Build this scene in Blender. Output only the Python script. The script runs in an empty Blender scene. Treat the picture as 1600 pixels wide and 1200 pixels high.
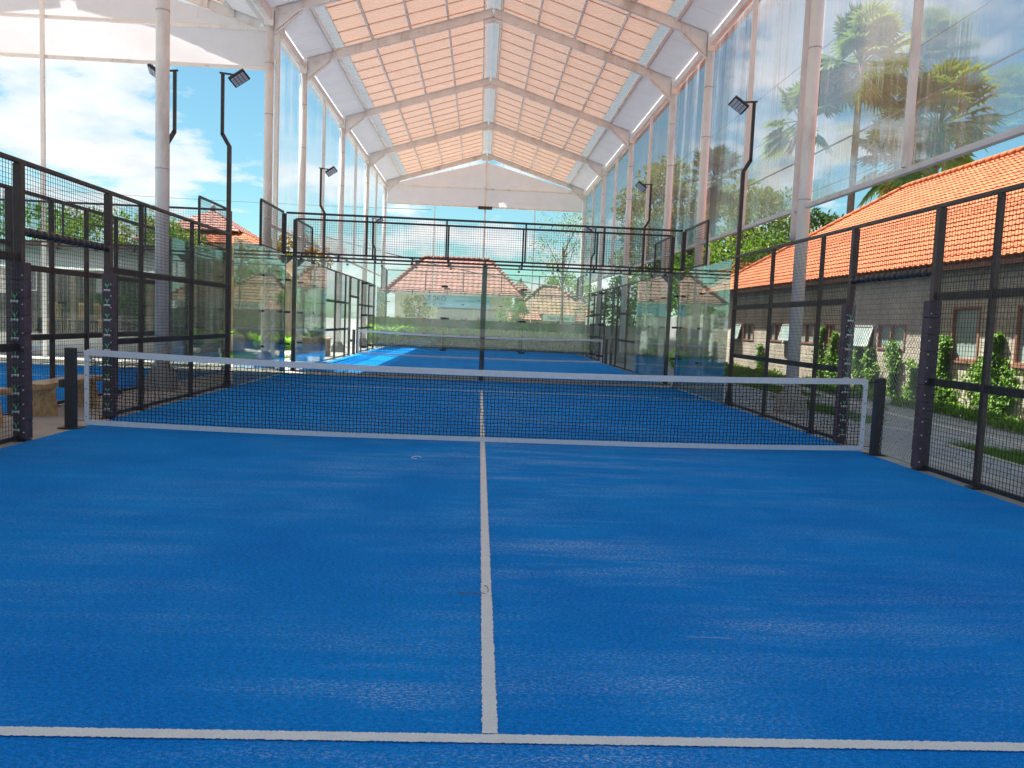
import bpy, math, random
from mathutils import Vector, Matrix
random.seed(7)
R = math.radians
scene = bpy.context.scene
COL = scene.collection
ORG = {}

# ------------------------------------------------------------------ mesh builder
class MB:
    def __init__(s): s.v = []; s.f = []; s.m = []; s.mi = 0
    def add(s, vs, fs):
        n = len(s.v); s.v += [tuple(p) for p in vs]
        for f in fs: s.f.append(tuple(n+i for i in f)); s.m.append(s.mi)
        return s
    def quad(s, a, b, c, d): return s.add([a, b, c, d], [(0, 1, 2, 3)])
    def box(s, x0, y0, z0, x1, y1, z1):
        if x0 > x1: x0, x1 = x1, x0
        if y0 > y1: y0, y1 = y1, y0
        if z0 > z1: z0, z1 = z1, z0
        return s.add([(x0,y0,z0),(x1,y0,z0),(x1,y1,z0),(x0,y1,z0),(x0,y0,z1),(x1,y0,z1),(x1,y1,z1),(x0,y1,z1)],
              [(0,3,2,1),(4,5,6,7),(0,1,5,4),(1,2,6,5),(2,3,7,6),(3,0,4,7)])
    def cbox(s, x, y, z, w, d, h): return s.box(x-w/2, y-d/2, z-h/2, x+w/2, y+d/2, z+h/2)
    def bbox(s, x0, y0, z0, x1, y1, z1, b=.01):
        # box with bevelled vertical edges and top
        if x0 > x1: x0, x1 = x1, x0
        if y0 > y1: y0, y1 = y1, y0
        def ring(z, i):
            return [(x0+b+i,y0+i,z),(x1-b-i,y0+i,z),(x1-i,y0+b+i,z),(x1-i,y1-b-i,z),(x1-b-i,y1-i,z),(x0+b+i,y1-i,z),(x0+i,y1-b-i,z),(x0+i,y0+b+i,z)]
        vs = ring(z0, b)+ring(z0+b, 0)+ring(z1-b, 0)+ring(z1, b)
        fs = [tuple(range(7, -1, -1)), tuple(range(24, 32))]
        for k in range(3):
            for i in range(8):
                j = (i+1) % 8; fs.append((k*8+i, k*8+j, k*8+8+j, k*8+8+i))
        return s.add(vs, fs)
    def bar(s, p, q, w, h=None, up=(0, 0, 1)):
        p = Vector(p); q = Vector(q); h = h or w
        d = (q-p).normalized(); u = Vector(up)
        if abs(d.dot(u)) > .99: u = Vector((0, 1, 0))
        a = d.cross(u).normalized(); b = a.cross(d).normalized()
        a = a*w/2; b = b*h/2
        vs = [p-a-b, p+a-b, p+a+b, p-a+b, q-a-b, q+a-b, q+a+b, q-a+b]
        return s.add(vs, [(0,1,2,3),(7,6,5,4),(0,4,5,1),(1,5,6,2),(2,6,7,3),(3,7,4,0)])
    def tube(s, pts, rs, n=8, cap=True):
        pts = [Vector(p) for p in pts]
        if not isinstance(rs, (list, tuple)): rs = [rs]*len(pts)
        vs = []; fs = []
        for i, p in enumerate(pts):
            d = (pts[min(i+1, len(pts)-1)]-pts[max(i-1, 0)]).normalized()
            u = Vector((0, 0, 1)) if abs(d.z) < .9 else Vector((0, 1, 0))
            a = d.cross(u).normalized(); b = a.cross(d).normalized()
            for k in range(n):
                t = 2*math.pi*k/n
                vs.append(p+a*math.cos(t)*rs[i]+b*math.sin(t)*rs[i])
        for i in range(len(pts)-1):
            for k in range(n):
                j = (k+1) % n
                fs.append((i*n+k, (i+1)*n+k, (i+1)*n+j, i*n+j))
        if cap:
            fs.append(tuple(range(n))); fs.append(tuple((len(pts)-1)*n+k for k in range(n-1, -1, -1)))
        return s.add(vs, fs)
    def prism(s, poly, a, b, axis='y'):
        # poly list of 2d points; extruded from a to b along axis
        def mk(p, t):
            if axis == 'y': return (p[0], t, p[1])
            if axis == 'x': return (t, p[0], p[1])
            return (p[0], p[1], t)
        n = len(poly)
        vs = [mk(p, a) for p in poly]+[mk(p, b) for p in poly]
        fs = [tuple(range(n)), tuple(range(2*n-1, n-1, -1))]
        for i in range(n):
            j = (i+1) % n; fs.append((i, n+i, n+j, j))
        return s.add(vs, fs)
    def build(s, name, mat, parent=None, smooth=False, loc=None):
        me = bpy.data.meshes.new(name)
        o = bpy.data.objects.new(name, me); COL.objects.link(o)
        off = Vector((0, 0, 0))
        if parent is not None:
            off = ORG[parent.name]; o.parent = parent; ORG[o.name] = off
        else:
            if loc is None and s.v:
                xs = [p[0] for p in s.v]; ys = [p[1] for p in s.v]; zs = [p[2] for p in s.v]
                loc = ((min(xs)+max(xs))/2, (min(ys)+max(ys))/2, min(zs))
            off = Vector(loc); o.location = off; ORG[o.name] = off
        me.from_pydata([(p[0]-off.x, p[1]-off.y, p[2]-off.z) for p in s.v], [], s.f)
        for m in (mat if isinstance(mat, list) else [mat]): me.materials.append(m)
        if isinstance(mat, list): me.polygons.foreach_set('material_index', s.m)
        if smooth: me.polygons.foreach_set('use_smooth', [True]*len(me.polygons))
        me.update()
        return o

def thing(name, label, cat, loc=(0, 0, 0), group=None, rz=0):
    o = bpy.data.objects.new(name, None); COL.objects.link(o)
    o.location = loc; o.rotation_euler = (0, 0, rz); o.empty_display_size = .2
    o['label'] = label; o['category'] = cat
    if group: o['group'] = group
    ORG[o.name] = Vector(loc) if not rz else Vector((0, 0, 0))
    return o
def local_thing(name, label, cat, loc, group=None, rz=0):
    o = thing(name, label, cat, loc, group, rz); ORG[o.name] = Vector((0, 0, 0)); return o
def tag(o, label, cat, group=None):
    o['label'] = label; o['category'] = cat
    if group: o['group'] = group
    return o
def struct(o, kind='structure', label=None, cat=None):
    o['kind'] = kind
    if label: o['label'] = label
    if cat: o['category'] = cat
    return o
def dup(o, loc=None, rz=None, label=None, sc=None, group=None):
    c = o.copy(); COL.objects.link(c)
    if loc is not None: c.location = loc
    if rz is not None: c.rotation_euler.z = rz
    if sc is not None: c.scale = (sc, sc, sc) if not isinstance(sc, tuple) else sc
    if label: c['label'] = label
    if group: c['group'] = group
    for ch in o.children:
        d = ch.copy(); COL.objects.link(d); d.parent = c
        for g in ch.children:
            e = g.copy(); COL.objects.link(e); e.parent = d
    return c

# ------------------------------------------------------------------ materials
def newmat(name):
    m = bpy.data.materials.new(name); m.use_nodes = True
    nt = m.node_tree; nt.nodes.clear()
    out = nt.nodes.new('ShaderNodeOutputMaterial')
    return m, nt, out
def N(nt, t, **kw):
    n = nt.nodes.new(t)
    for k, v in kw.items():
        if k in n.inputs.keys() if hasattr(n.inputs, 'keys') else False: n.inputs[k].default_value = v
        else: setattr(n, k, v)
    return n
def L(nt, a, b): nt.links.new(a, b)
def noise(nt, vec, scale, detail=4, rough=.55, stretch=None):
    if stretch:
        mp = nt.nodes.new('ShaderNodeMapping'); mp.inputs['Scale'].default_value = stretch
        L(nt, vec, mp.inputs['Vector']); vec = mp.outputs[0]
    n = nt.nodes.new('ShaderNodeTexNoise'); n.inputs['Scale'].default_value = scale
    n.inputs['Detail'].default_value = detail; n.inputs['Roughness'].default_value = rough
    L(nt, vec, n.inputs['Vector']); return n.outputs['Fac']
def ramp(nt, fac, stops):
    r = nt.nodes.new('ShaderNodeValToRGB'); L(nt, fac, r.inputs[0])
    e = r.color_ramp.elements
    while len(e) < len(stops): e.new(.5)
    for i, (p, c) in enumerate(stops):
        e[i].position = p; e[i].color = (c[0], c[1], c[2], 1) if not isinstance(c, (int, float)) else (c, c, c, 1)
    return r.outputs[0]
def mixc(nt, fac, a, b, mode='MIX'):
    m = nt.nodes.new('ShaderNodeMix'); m.data_type = 'RGBA'; m.blend_type = mode
    for sock, val in ((m.inputs[0], fac), (m.inputs[6], a), (m.inputs[7], b)):
        if hasattr(val, 'default_value') or hasattr(val, 'is_linked'): L(nt, val, sock)
        elif isinstance(val, (int, float)): sock.default_value = val
        else: sock.default_value = (val[0], val[1], val[2], 1)
    return m.outputs[2]
def math_(nt, op, a, b=None, c=None):
    m = nt.nodes.new('ShaderNodeMath'); m.operation = op
    for i, v in enumerate((a, b, c)):
        if v is None: continue
        if isinstance(v, (int, float)): m.inputs[i].default_value = v
        else: L(nt, v, m.inputs[i])
    return m.outputs[0]
def bump(nt, h, strength=.3, dist=.01):
    b = nt.nodes.new('ShaderNodeBump'); b.inputs['Strength'].default_value = strength
    b.inputs['Distance'].default_value = dist; L(nt, h, b.inputs['Height']); return b.outputs[0]
def principled(nt, out, col, rough=.6, normal=None, metal=0, spec=.5):
    p = nt.nodes.new('ShaderNodeBsdfPrincipled')
    if isinstance(col, (tuple, list)): p.inputs['Base Color'].default_value = (*col, 1)
    else: L(nt, col, p.inputs['Base Color'])
    if isinstance(rough, (int, float)): p.inputs['Roughness'].default_value = rough
    else: L(nt, rough, p.inputs['Roughness'])
    p.inputs['Metallic'].default_value = metal
    p.inputs['Specular IOR Level'].default_value = spec
    if normal is not None: L(nt, normal, p.inputs['Normal'])
    if out is not None: L(nt, p.outputs[0], out.inputs[0])
    return p
def wpos(nt): return nt.nodes.new('ShaderNodeNewGeometry').outputs['Position']

def simple(name, col, rough=.5, var=.15, scale=3, bmp=.1, metal=0, bs=60, dirt=None, spec=.5):
    m, nt, out = newmat(name); P = wpos(nt)
    f = noise(nt, P, scale, 5)
    c2 = tuple(max(0, c*(1-var)) for c in col); c3 = tuple(min(1, c*(1+var)) for c in col)
    c = ramp(nt, f, [(.3, c2), (.7, c3)])
    if dirt:
        d = noise(nt, P, 1.7, 8, .65, (1, 1, .35)); d = ramp(nt, d, [(.52, 0.), (.72, .6)])
        c = mixc(nt, d, c, dirt)
    nb = noise(nt, P, bs, 3)
    principled(nt, out, c, rough, bump(nt, nb, bmp, .004) if bmp else None, metal, spec)
    return m

M = {}
M['black'] = simple('black_steel', (.034, .030, .034), .42, .2, 6, .03)
M['blackwire'] = simple('wire', (.028, .028, .03), .5, .1, 6, 0)
M['rust'] = simple('brown_steel', (.062, .042, .038), .45, .35, 5, .05)
M['white_steel'] = simple('cream_steel', (.89, .855, .82), .45, .06, 1.5, .03, dirt=(.42, .33, .28))
M['pale_steel'] = simple('pale_steel', (.74, .72, .72), .45, .06, 2, .03, dirt=(.4, .37, .34))
M['tape'] = simple('net_tape', (.78, .77, .80), .8, .06, 25, .3, bs=300)
M['cord'] = simple('net_cord', (.014, .014, .017), .7, .1, 20, 0)
M['greycord'] = simple('grey_cord', (.30, .31, .30), .7, .15, 20, 0)
M['padding'] = simple('padding', (.075, .052, .068), .55, .25, 9, .25, bs=22)
M['tan_wood'] = simple('tan_wood', (.72, .44, .20), .5, .2, 4, .1)
M['concrete'] = simple('concrete', (.42, .40, .36), .85, .12, 2, .3, bs=30, dirt=(.22, .2, .18))
M['concrete_dark'] = simple('concrete_dark', (.36, .36, .35), .85, .2, 3, .4, bs=25, dirt=(.1, .1, .1))
M['kerb'] = simple('kerb_white', (.62, .60, .54), .8, .1, 4, .2)
M['white'] = simple('white_paint', (.75, .75, .74), .5, .04, 3, 0)
M['trunk'] = simple('bark', (.22, .18, .15), .9, .3, 5, .5, bs=20)
M['greenlogo'] = simple('logo_green', (.12, .55, .30), .5, .05, 3, 0)
M['soffit'] = simple('soffit', (.58, .585, .60), .45, .08, 1.2, .05)
M['gray'] = simple('ridge_grey', (.42, .44, .46), .4, .12, 2, .05)
M['cable'] = simple('cable', (.05, .05, .055), .6, .1, 5, 0)
M['red'] = simple('red_paint', (.45, .05, .06), .5, .1, 5, 0)
M['orange'] = simple('flower_orange', (.9, .30, .12), .5, .2, 9, 0)
M['wallcream'] = simple('cream_wall', (.66, .64, .52), .8, .06, 2, .1, dirt=(.5, .47, .4))
M['walltan'] = simple('tan_wall', (.5, .40, .28), .85, .18, 2, .3, dirt=(.25, .2, .15))
M['shutter'] = simple('shutter', (.42, .45, .42), .5, .1, 2, .1)
M['brown'] = simple('brown_frame', (.30, .15, .10), .6, .2, 6, .1)
M['cafe_wall'] = simple('cafe_wall', (.50, .50, .40), .8, .25, 3, .3)
M['cafe_post'] = simple('cafe_post', (.22, .19, .14), .8, .3, 5, .3)
M['pavilion_roof'] = simple('pavilion_roof', (.17, .135, .11), .9, .3, 4, .8, bs=14)
M['poster'] = simple('poster', (.55, .5, .45), .5, .6, 9, 0)
M['posterdark'] = simple('poster_dark', (.1, .09, .12), .5, .8, 9, 0)
M['lens'] = simple('lamp_lens', (.7, .74, .8), .15, .05, 3, 0)
M['pot'] = simple('pot', (.6, .57, .5), .7, .1, 5, .1)
M['terracotta'] = simple('planter_tan', (.5, .34, .22), .8, .15, 5, .1)
M['leaf_dry'] = simple('leaf_dry', (.25, .12, .05), .8, .2, 30, 0)
M['signblue'] = simple('sign_blue', (.24, .56, .75), .5, .12, 1.2, 0)
M['signwhite'] = simple('sign_white', (.66, .80, .78), .5, .05, 2, 0)
M['signdeep'] = simple('sign_deep', (.07, .22, .42), .5, .05, 2, 0)
M['signtext'] = simple('sign_text', (.06, .07, .09), .5, .05, 2, 0)

def m_turf(name, sand=.5):
    m, nt, out = newmat(name); P = wpos(nt)
    base = noise(nt, P, .9, 6, .6)
    c = ramp(nt, base, [(.3, (.0015, .255, .83)), (.7, (.003, .335, .95))])
    fib = noise(nt, P, 170, 2, .7, (1, 1.2, 1))
    fib2 = noise(nt, P, 52, 5, .85, (1, 1.8, 1))
    fib3 = noise(nt, P, 38, 5, .75, (1, 1.6, 1))
    c = mixc(nt, 1, c, ramp(nt, fib3, [(.3, (.62, .68, .72)), (.7, (1.34, 1.28, 1.24))]), 'MULTIPLY')
    c = mixc(nt, 1, c, ramp(nt, fib, [(.28, (.50, .54, .58)), (.72, (1.38, 1.33, 1.28))]), 'MULTIPLY')
    # brushed-in pale sand: streaks across the court
    st = noise(nt, P, 1.0, 9, .74, (.5, 3.0, 1))
    st = ramp(nt, st, [(.46, 0.), (.66, 1.)])
    lg = noise(nt, P, .45, 3, .5); lg = ramp(nt, lg, [(.36, 0.), (.58, 1.)])
    sp = ramp(nt, fib2, [(.52, 0.), (.57, 1.)])
    sx = nt.nodes.new('ShaderNodeSeparateXYZ'); L(nt, P, sx.inputs[0])
    mid = math_(nt, 'ABSOLUTE', math_(nt, 'ADD', sx.outputs[0], 11.5 if 'side' in name else -.2))
    mr = nt.nodes.new('ShaderNodeMapRange'); mr.interpolation_type = 'SMOOTHSTEP'
    L(nt, mid, mr.inputs[0]); mr.inputs[1].default_value = .6; mr.inputs[2].default_value = 3.6
    mr.inputs[3].default_value = 1; mr.inputs[4].default_value = .25
    a = math_(nt, 'MULTIPLY', math_(nt, 'MULTIPLY', st, lg), mr.outputs[0])
    a = math_(nt, 'ADD', math_(nt, 'MULTIPLY', a, 1.15), .07)
    a = math_(nt, 'MULTIPLY', math_(nt, 'MULTIPLY', a, sp), sand*2.0)
    c = mixc(nt, a, c, (.58, .74, .92))
    wide = ramp(nt, noise(nt, P, .28, 3, .5), [(.35, (.93, .95, .97)), (.65, (1.09, 1.06, 1.03))])
    c = mixc(nt, 1, c, wide, 'MULTIPLY')
    nb = math_(nt, 'ADD', fib, fib2)
    principled(nt, out, c, .9, bump(nt, nb, .75, .012), 0, .06)
    return m
M['turf'] = m_turf('blue_turf')
M['turf2'] = m_turf('far_blue_turf', .2)
M['turf3'] = m_turf('side_blue_turf', .25)
def m_line():
    m, nt, out = newmat('line_white'); P = wpos(nt)
    f = noise(nt, P, 260, 2, .7); g = noise(nt, P, 9, 4)
    c = ramp(nt, f, [(.3, (.66, .70, .72)), (.7, (.93, .94, .93))])
    c = mixc(nt, 1, c, ramp(nt, g, [(.3, (.90, .95, .95)), (.7, (1, 1.03, 1))]), 'MULTIPLY')
    principled(nt, out, c, .9, bump(nt, f, .6, .01), 0, .1); return m
M['line'] = m_line()

def m_ground():
    m, nt, out = newmat('ground_mat'); P = wpos(nt)
    a = noise(nt, P, .35, 6, .6); b = noise(nt, P, 22, 4, .6)
    c = ramp(nt, a, [(.35, (.22, .22, .19)), (.6, (.34, .33, .29))])
    c = mixc(nt, .5, c, ramp(nt, b, [(.3, (.12, .12, .11)), (.7, (.33, .32, .30))]))
    principled(nt, out, c, .9, bump(nt, b, .5, .01)); return m
M['ground'] = m_ground()
def m_pave():
    m, nt, out = newmat('paving'); P = wpos(nt)
    br = nt.nodes.new('ShaderNodeTexBrick'); br.offset = .5
    mp = nt.nodes.new('ShaderNodeMapping'); mp.inputs['Rotation'].default_value = (0, 0, R(38)); L(nt, P, mp.inputs[0])
    L(nt, mp.outputs[0], br.inputs['Vector'])
    br.inputs['Scale'].default_value = 1; br.inputs['Brick Width'].default_value = .42; br.inputs['Row Height'].default_value = .21
    br.inputs['Mortar Size'].default_value = .008; br.inputs['Color1'].default_value = (.29, .305, .31, 1)
    br.inputs['Color2'].default_value = (.37, .38, .38, 1); br.inputs['Mortar'].default_value = (.1, .1, .1, 1)
    d = noise(nt, P, 1.5, 7, .65); d = ramp(nt, d, [(.5, 0.), (.75, .55)])
    c = mixc(nt, d, br.outputs[0], (.36, .35, .31))
    principled(nt, out, c, .8, bump(nt, noise(nt, P, 40, 3), .3, .005)); return m
M['pave'] = m_pave()

def m_block():
    m, nt, out = newmat('block_wall'); P = wpos(nt)
    sx = nt.nodes.new('ShaderNodeSeparateXYZ'); L(nt, P, sx.inputs[0])
    cb = nt.nodes.new('ShaderNodeCombineXYZ'); L(nt, sx.outputs[1], cb.inputs[0]); L(nt, sx.outputs[2], cb.inputs[1])
    br = nt.nodes.new('ShaderNodeTexBrick'); L(nt, cb.outputs[0], br.inputs['Vector'])
    br.inputs['Scale'].default_value = 1; br.inputs['Brick Width'].default_value = .36; br.inputs['Row Height'].default_value = .13
    br.inputs['Mortar Size'].default_value = .012; br.inputs['Mortar Smooth'].default_value = .4
    br.inputs['Color1'].default_value = (.60, .55, .45, 1); br.inputs['Color2'].default_value = (.70, .64, .53, 1)
    br.inputs['Mortar'].default_value = (.27, .25, .21, 1)
    n1 = noise(nt, P, 1.1, 8, .68); n2 = noise(nt, P, 14, 5)
    st = ramp(nt, noise(nt, P, 1.6, 7, .6, (1, 1.6, .3)), [(.45, (1, 1, 1)), (.75, (.5, .47, .44))])
    c = mixc(nt, 1, br.outputs[0], ramp(nt, n1, [(.35, (.72, .70, .66)), (.65, (1.12, 1.08, 1.02))]), 'MULTIPLY')
    c = mixc(nt, 1, c, st, 'MULTIPLY')
    c = mixc(nt, .35, c, ramp(nt, n2, [(.3, (.2, .18, .15)), (.7, (.6, .56, .48))]))
    h = math_(nt, 'ADD', math_(nt, 'MULTIPLY', br.outputs['Fac'], -1.2), n2)
    principled(nt, out, c, .92, bump(nt, h, .7, .02)); return m
M['block'] = m_block()

def m_tile(name, c1, c2, c3, sc=4.5):
    m, nt, out = newmat(name); P = wpos(nt)
    v = nt.nodes.new('ShaderNodeTexVoronoi'); v.inputs['Scale'].default_value = sc; L(nt, P, v.inputs['Vector'])
    s = nt.nodes.new('ShaderNodeSeparateColor'); L(nt, v.outputs['Color'], s.inputs[0])
    c = ramp(nt, s.outputs[0], [(.1, c1), (.55, c2), (.95, c3)])
    n1 = ramp(nt, noise(nt, P, 1.2, 8, .7), [(.4, (.8, .78, .76)), (.62, (1.06, 1.05, 1.03))])
    c = mixc(nt, 1, c, n1, 'MULTIPLY')
    d = ramp(nt, noise(nt, P, 3, 8, .72), [(.6, 0.), (.75, .45)])
    c = mixc(nt, d, c, (.12, .07, .05))
    principled(nt, out, c, .8, bump(nt, noise(nt, P, 50, 3), .25, .004)); return m
M['tile'] = m_tile('orange_tile', (.40, .095, .022), (.44, .115, .030), (.48, .14, .042))
M['tile_red'] = m_tile('red_tile', (.27, .11, .085), (.31, .13, .10), (.36, .165, .13))
M['tile_brown'] = m_tile('brown_tile', (.19, .10, .06), (.25, .14, .085), (.30, .18, .12))

def m_leaf(name, c1, c2, sc=2.5, tr=.35):
    m, nt, out = newmat(name); P = wpos(nt)
    c = ramp(nt, noise(nt, P, sc, 4, .6), [(.3, c1), (.7, c2)])
    c = mixc(nt, 1, c, ramp(nt, noise(nt, P, 17, 2), [(.3, (.7, .72, .7)), (.7, (1.25, 1.2, 1.2))]), 'MULTIPLY')
    p = principled(nt, None, c, .5, None, 0, .3)
    t = nt.nodes.new('ShaderNodeBsdfTranslucent'); L(nt, mixc(nt, 1, c, (1.3, 1.4, .6), 'MULTIPLY'), t.inputs[0])
    mx = nt.nodes.new('ShaderNodeMixShader'); mx.inputs[0].default_value = tr
    L(nt, p.outputs[0], mx.inputs[1]); L(nt, t.outputs[0], mx.inputs[2]); L(nt, mx.outputs[0], out.inputs[0]); return m
M['leaf'] = m_leaf('leaf_green', (.05, .13, .025), (.14, .27, .05))
M['leaf2'] = m_leaf('leaf_yellowgreen', (.08, .16, .025), (.19, .29, .06))
M['leafdark'] = m_leaf('leaf_dark', (.02, .055, .018), (.06, .12, .03))
M['leafred'] = m_leaf('leaf_redgreen', (.10, .14, .03), (.50, .16, .05), 1.2)
M['palmleaf'] = m_leaf('palm_leaf', (.14, .20, .055), (.28, .36, .11))
M['olive'] = m_leaf('leaf_olive', (.15, .19, .07), (.27, .31, .12))
M['vine'] = m_leaf('vine_leaf', (.09, .20, .03), (.24, .42, .07), 3)
M['canna'] = m_leaf('canna_leaf', (.22, .44, .06), (.42, .66, .14), 3)
M['grass'] = m_leaf('grass_blade', (.08, .17, .03), (.19, .33, .06), 2)
M['thatch'] = simple('thatch', (.58, .45, .28), .95, .35, 6, .9, bs=35)

def m_glass():
    m, nt, out = newmat('court_glass')
    t = nt.nodes.new('ShaderNodeBsdfTransparent'); t.inputs[0].default_value = (.968, .99, .982, 1)
    g = nt.nodes.new('ShaderNodeBsdfGlossy'); g.inputs['Roughness'].default_value = .004
    g.inputs[0].default_value = (.95, 1, .98, 1)
    d = nt.nodes.new('ShaderNodeBsdfDiffuse'); d.inputs[0].default_value = (.7, .74, .7, 1)
    P = wpos(nt)
    f = nt.nodes.new('ShaderNodeFresnel'); f.inputs[0].default_value = 1.52
    fb = bump(nt, noise(nt, P, 1.2, 2), .03, .02); L(nt, fb, g.inputs['Normal'])
    fac = math_(nt, 'MULTIPLY', f.outputs[0], .85)
    mx = nt.nodes.new('ShaderNodeMixShader'); L(nt, fac, mx.inputs[0]); L(nt, t.outputs[0], mx.inputs[1]); L(nt, g.outputs[0], mx.inputs[2])
    dust = ramp(nt, noise(nt, P, 2.2, 7, .65, (1, 1, .5)), [(.4, .008), (.75, .03)])
    m2 = nt.nodes.new('ShaderNodeMixShader'); L(nt, dust, m2.inputs[0]); L(nt, mx.outputs[0], m2.inputs[1]); L(nt, d.outputs[0], m2.inputs[2])
    L(nt, m2.outputs[0], out.inputs[0]); return m
M['glass'] = m_glass()
def m_curtain():
    m, nt, out = newmat('clear_plastic'); P = wpos(nt)
    wob = noise(nt, P, 1.0, 3, .5, (.6, .6, .25))
    str_ = noise(nt, P, 1.0, 5, .6, (3, 5.5, .22))
    fine = noise(nt, P, 1.0, 2, .5, (10, 17, .4))
    h = math_(nt, 'ADD', math_(nt, 'MULTIPLY', str_, 1.0), math_(nt, 'MULTIPLY', fine, .35))
    h = math_(nt, 'ADD', h, math_(nt, 'MULTIPLY', wob, 1.2))
    nb = bump(nt, h, .5, .02)
    t = nt.nodes.new('ShaderNodeBsdfTransparent'); t.inputs[0].default_value = (.95, .96, .96, 1)
    rf = nt.nodes.new('ShaderNodeBsdfRefraction'); rf.inputs['IOR'].default_value = 1.045; rf.inputs['Roughness'].default_value = .015
    rf.inputs[0].default_value = (.95, .96, .96, 1); L(nt, nb, rf.inputs['Normal'])
    a = nt.nodes.new('ShaderNodeMixShader'); a.inputs[0].default_value = .42; L(nt, t.outputs[0], a.inputs[1]); L(nt, rf.outputs[0], a.inputs[2])
    d = nt.nodes.new('ShaderNodeBsdfDiffuse'); d.inputs[0].default_value = (.85, .85, .86, 1)
    tl = nt.nodes.new('ShaderNodeBsdfTranslucent'); tl.inputs[0].default_value = (.85, .86, .86, 1)
    dd = nt.nodes.new('ShaderNodeMixShader'); dd.inputs[0].default_value = .6; L(nt, d.outputs[0], dd.inputs[1]); L(nt, tl.outputs[0], dd.inputs[2])
    k = ramp(nt, fine, [(.42, .015), (.58, .05), (.68, .26)])
    k2 = ramp(nt, wob, [(.35, .6), (.7, 1.)]); k = math_(nt, 'MULTIPLY', k, k2)
    b = nt.nodes.new('ShaderNodeMixShader'); L(nt, k, b.inputs[0]); L(nt, a.outputs[0], b.inputs[1]); L(nt, dd.outputs[0], b.inputs[2])
    g = nt.nodes.new('ShaderNodeBsdfGlossy'); g.inputs['Roughness'].default_value = .08; L(nt, nb, g.inputs['Normal'])
    fr = nt.nodes.new('ShaderNodeFresnel'); fr.inputs[0].default_value = 1.35
    c = nt.nodes.new('ShaderNodeMixShader'); L(nt, math_(nt, 'MULTIPLY', fr.outputs[0], .22), c.inputs[0]); L(nt, b.outputs[0], c.inputs[1]); L(nt, g.outputs[0], c.inputs[2])
    L(nt, c.outputs[0], out.inputs[0]); return m
M['curtain'] = m_curtain()
def m_trans(name, col, tcol, fac, rough=.7, nscale=2, b=None):
    m, nt, out = newmat(name); P = wpos(nt)
    f = noise(nt, P, nscale, 4)
    c = mixc(nt, 1, ramp(nt, f, [(.3, (.93, .93, .93)), (.7, (1.04, 1.04, 1.04))]), col, 'MULTIPLY')
    p = principled(nt, None, c, rough, None, 0, .2)
    t = nt.nodes.new('ShaderNodeBsdfTranslucent'); t.inputs[0].default_value = (*tcol, 1)
    mx = nt.nodes.new('ShaderNodeMixShader'); mx.inputs[0].default_value = fac
    L(nt, p.outputs[0], mx.inputs[1]); L(nt, t.outputs[0], mx.inputs[2]); L(nt, mx.outputs[0], out.inputs[0]); return m
M['fabric'] = m_trans('white_fabric', (.80, .77, .79), (.9, .86, .88), .40)
M['roofsheet'] = m_trans('salmon_sheet', (.74, .56, .47), (.95, .66, .52), .108)
M['lap'] = simple('sheet_lap', (.70, .52, .42), .6, .15, 4, 0)
M['eave_sheet'] = m_trans('eave_sheet', (.62, .64, .66), (.8, .82, .85), .3)
M['grey_sheet'] = m_trans('grey_sheet', (.50, .54, .56), (.6, .66, .70), .10)
M['soffit'] = m_trans('soffit_sheet', (.78, .78, .80), (.9, .9, .92), .42)
M['awning'] = m_trans('awning', (.55, .62, .62), (.6, .68, .68), .4)
def m_window():
    m, nt, out = newmat('window_pane'); P = wpos(nt)
    c = ramp(nt, noise(nt, P, 3, 4), [(.3, (.26, .34, .31)), (.7, (.38, .47, .43))])
    principled(nt, out, c, .12, None, 0, .6); return m
M['pane'] = m_window()
def m_mural():
    m, nt, out = newmat('mural_paint'); P = wpos(nt)
    c = ramp(nt, noise(nt, P, .9, 4), [(.42, (.05, .36, .52)), (.56, (.10, .42, .55)), (.62, (.18, .42, .12))])
    principled(nt, out, c, .6); return m
M['mural'] = m_mural()

# ------------------------------------------------------------------ ground and courts
struct(MB().box(-300, -120, -.5, 300, 500, -.02).build('ground', M['ground'], None, loc=(0, 0, -.02)))
struct(MB().box(-6.6, -13, -.016, 5.9, 44, -.008).build('concrete_slab', M['concrete']))
struct(MB().box(-26, -13, -.016, -6.62, 10.4, -.008).build('side_slab', M['concrete']))
struct(MB().box(-26, 10.42, -.016, -6.62, 33, -.006).build('left_yard', M['concrete']))
struct(MB().box(5.9, -13, -.016, 9.84, 33, -.006).build('pathway', M['pave']))

def turf(name, cx, y0, y1, mat, hw=5.0):
    struct(MB().box(cx-hw, y0, -.008, cx+hw, y1, 0).build(name, mat))
turf('court_turf', 0, -10.2, 10.0, M['turf'])
turf('court_turf', 0, 11.32, 31.3, M['turf2'])
turf('court_turf', -11.45, -10.2, 10.0, M['turf3'])
def jag_line(x0, y0, x1, y1, w, fine=.012, amp=.0035):
    m = MB(); d = Vector((x1-x0, y1-y0, 0)); Ln = d.length; d.normalize(); n = Vector((-d.y, d.x, 0))
    k = max(2, int(Ln/fine)); vs = []; z = .006
    for i in range(k+1):
        p = Vector((x0, y0, z))+d*(Ln*i/k)
        a = w/2+random.uniform(-amp, amp); b = w/2+random.uniform(-amp, amp)
        vs += [p+n*a, p-n*b]
    fs = [(2*i, 2*i+1, 2*i+3, 2*i+2) for i in range(k)]
    m.add(vs, fs)
    return m
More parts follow.
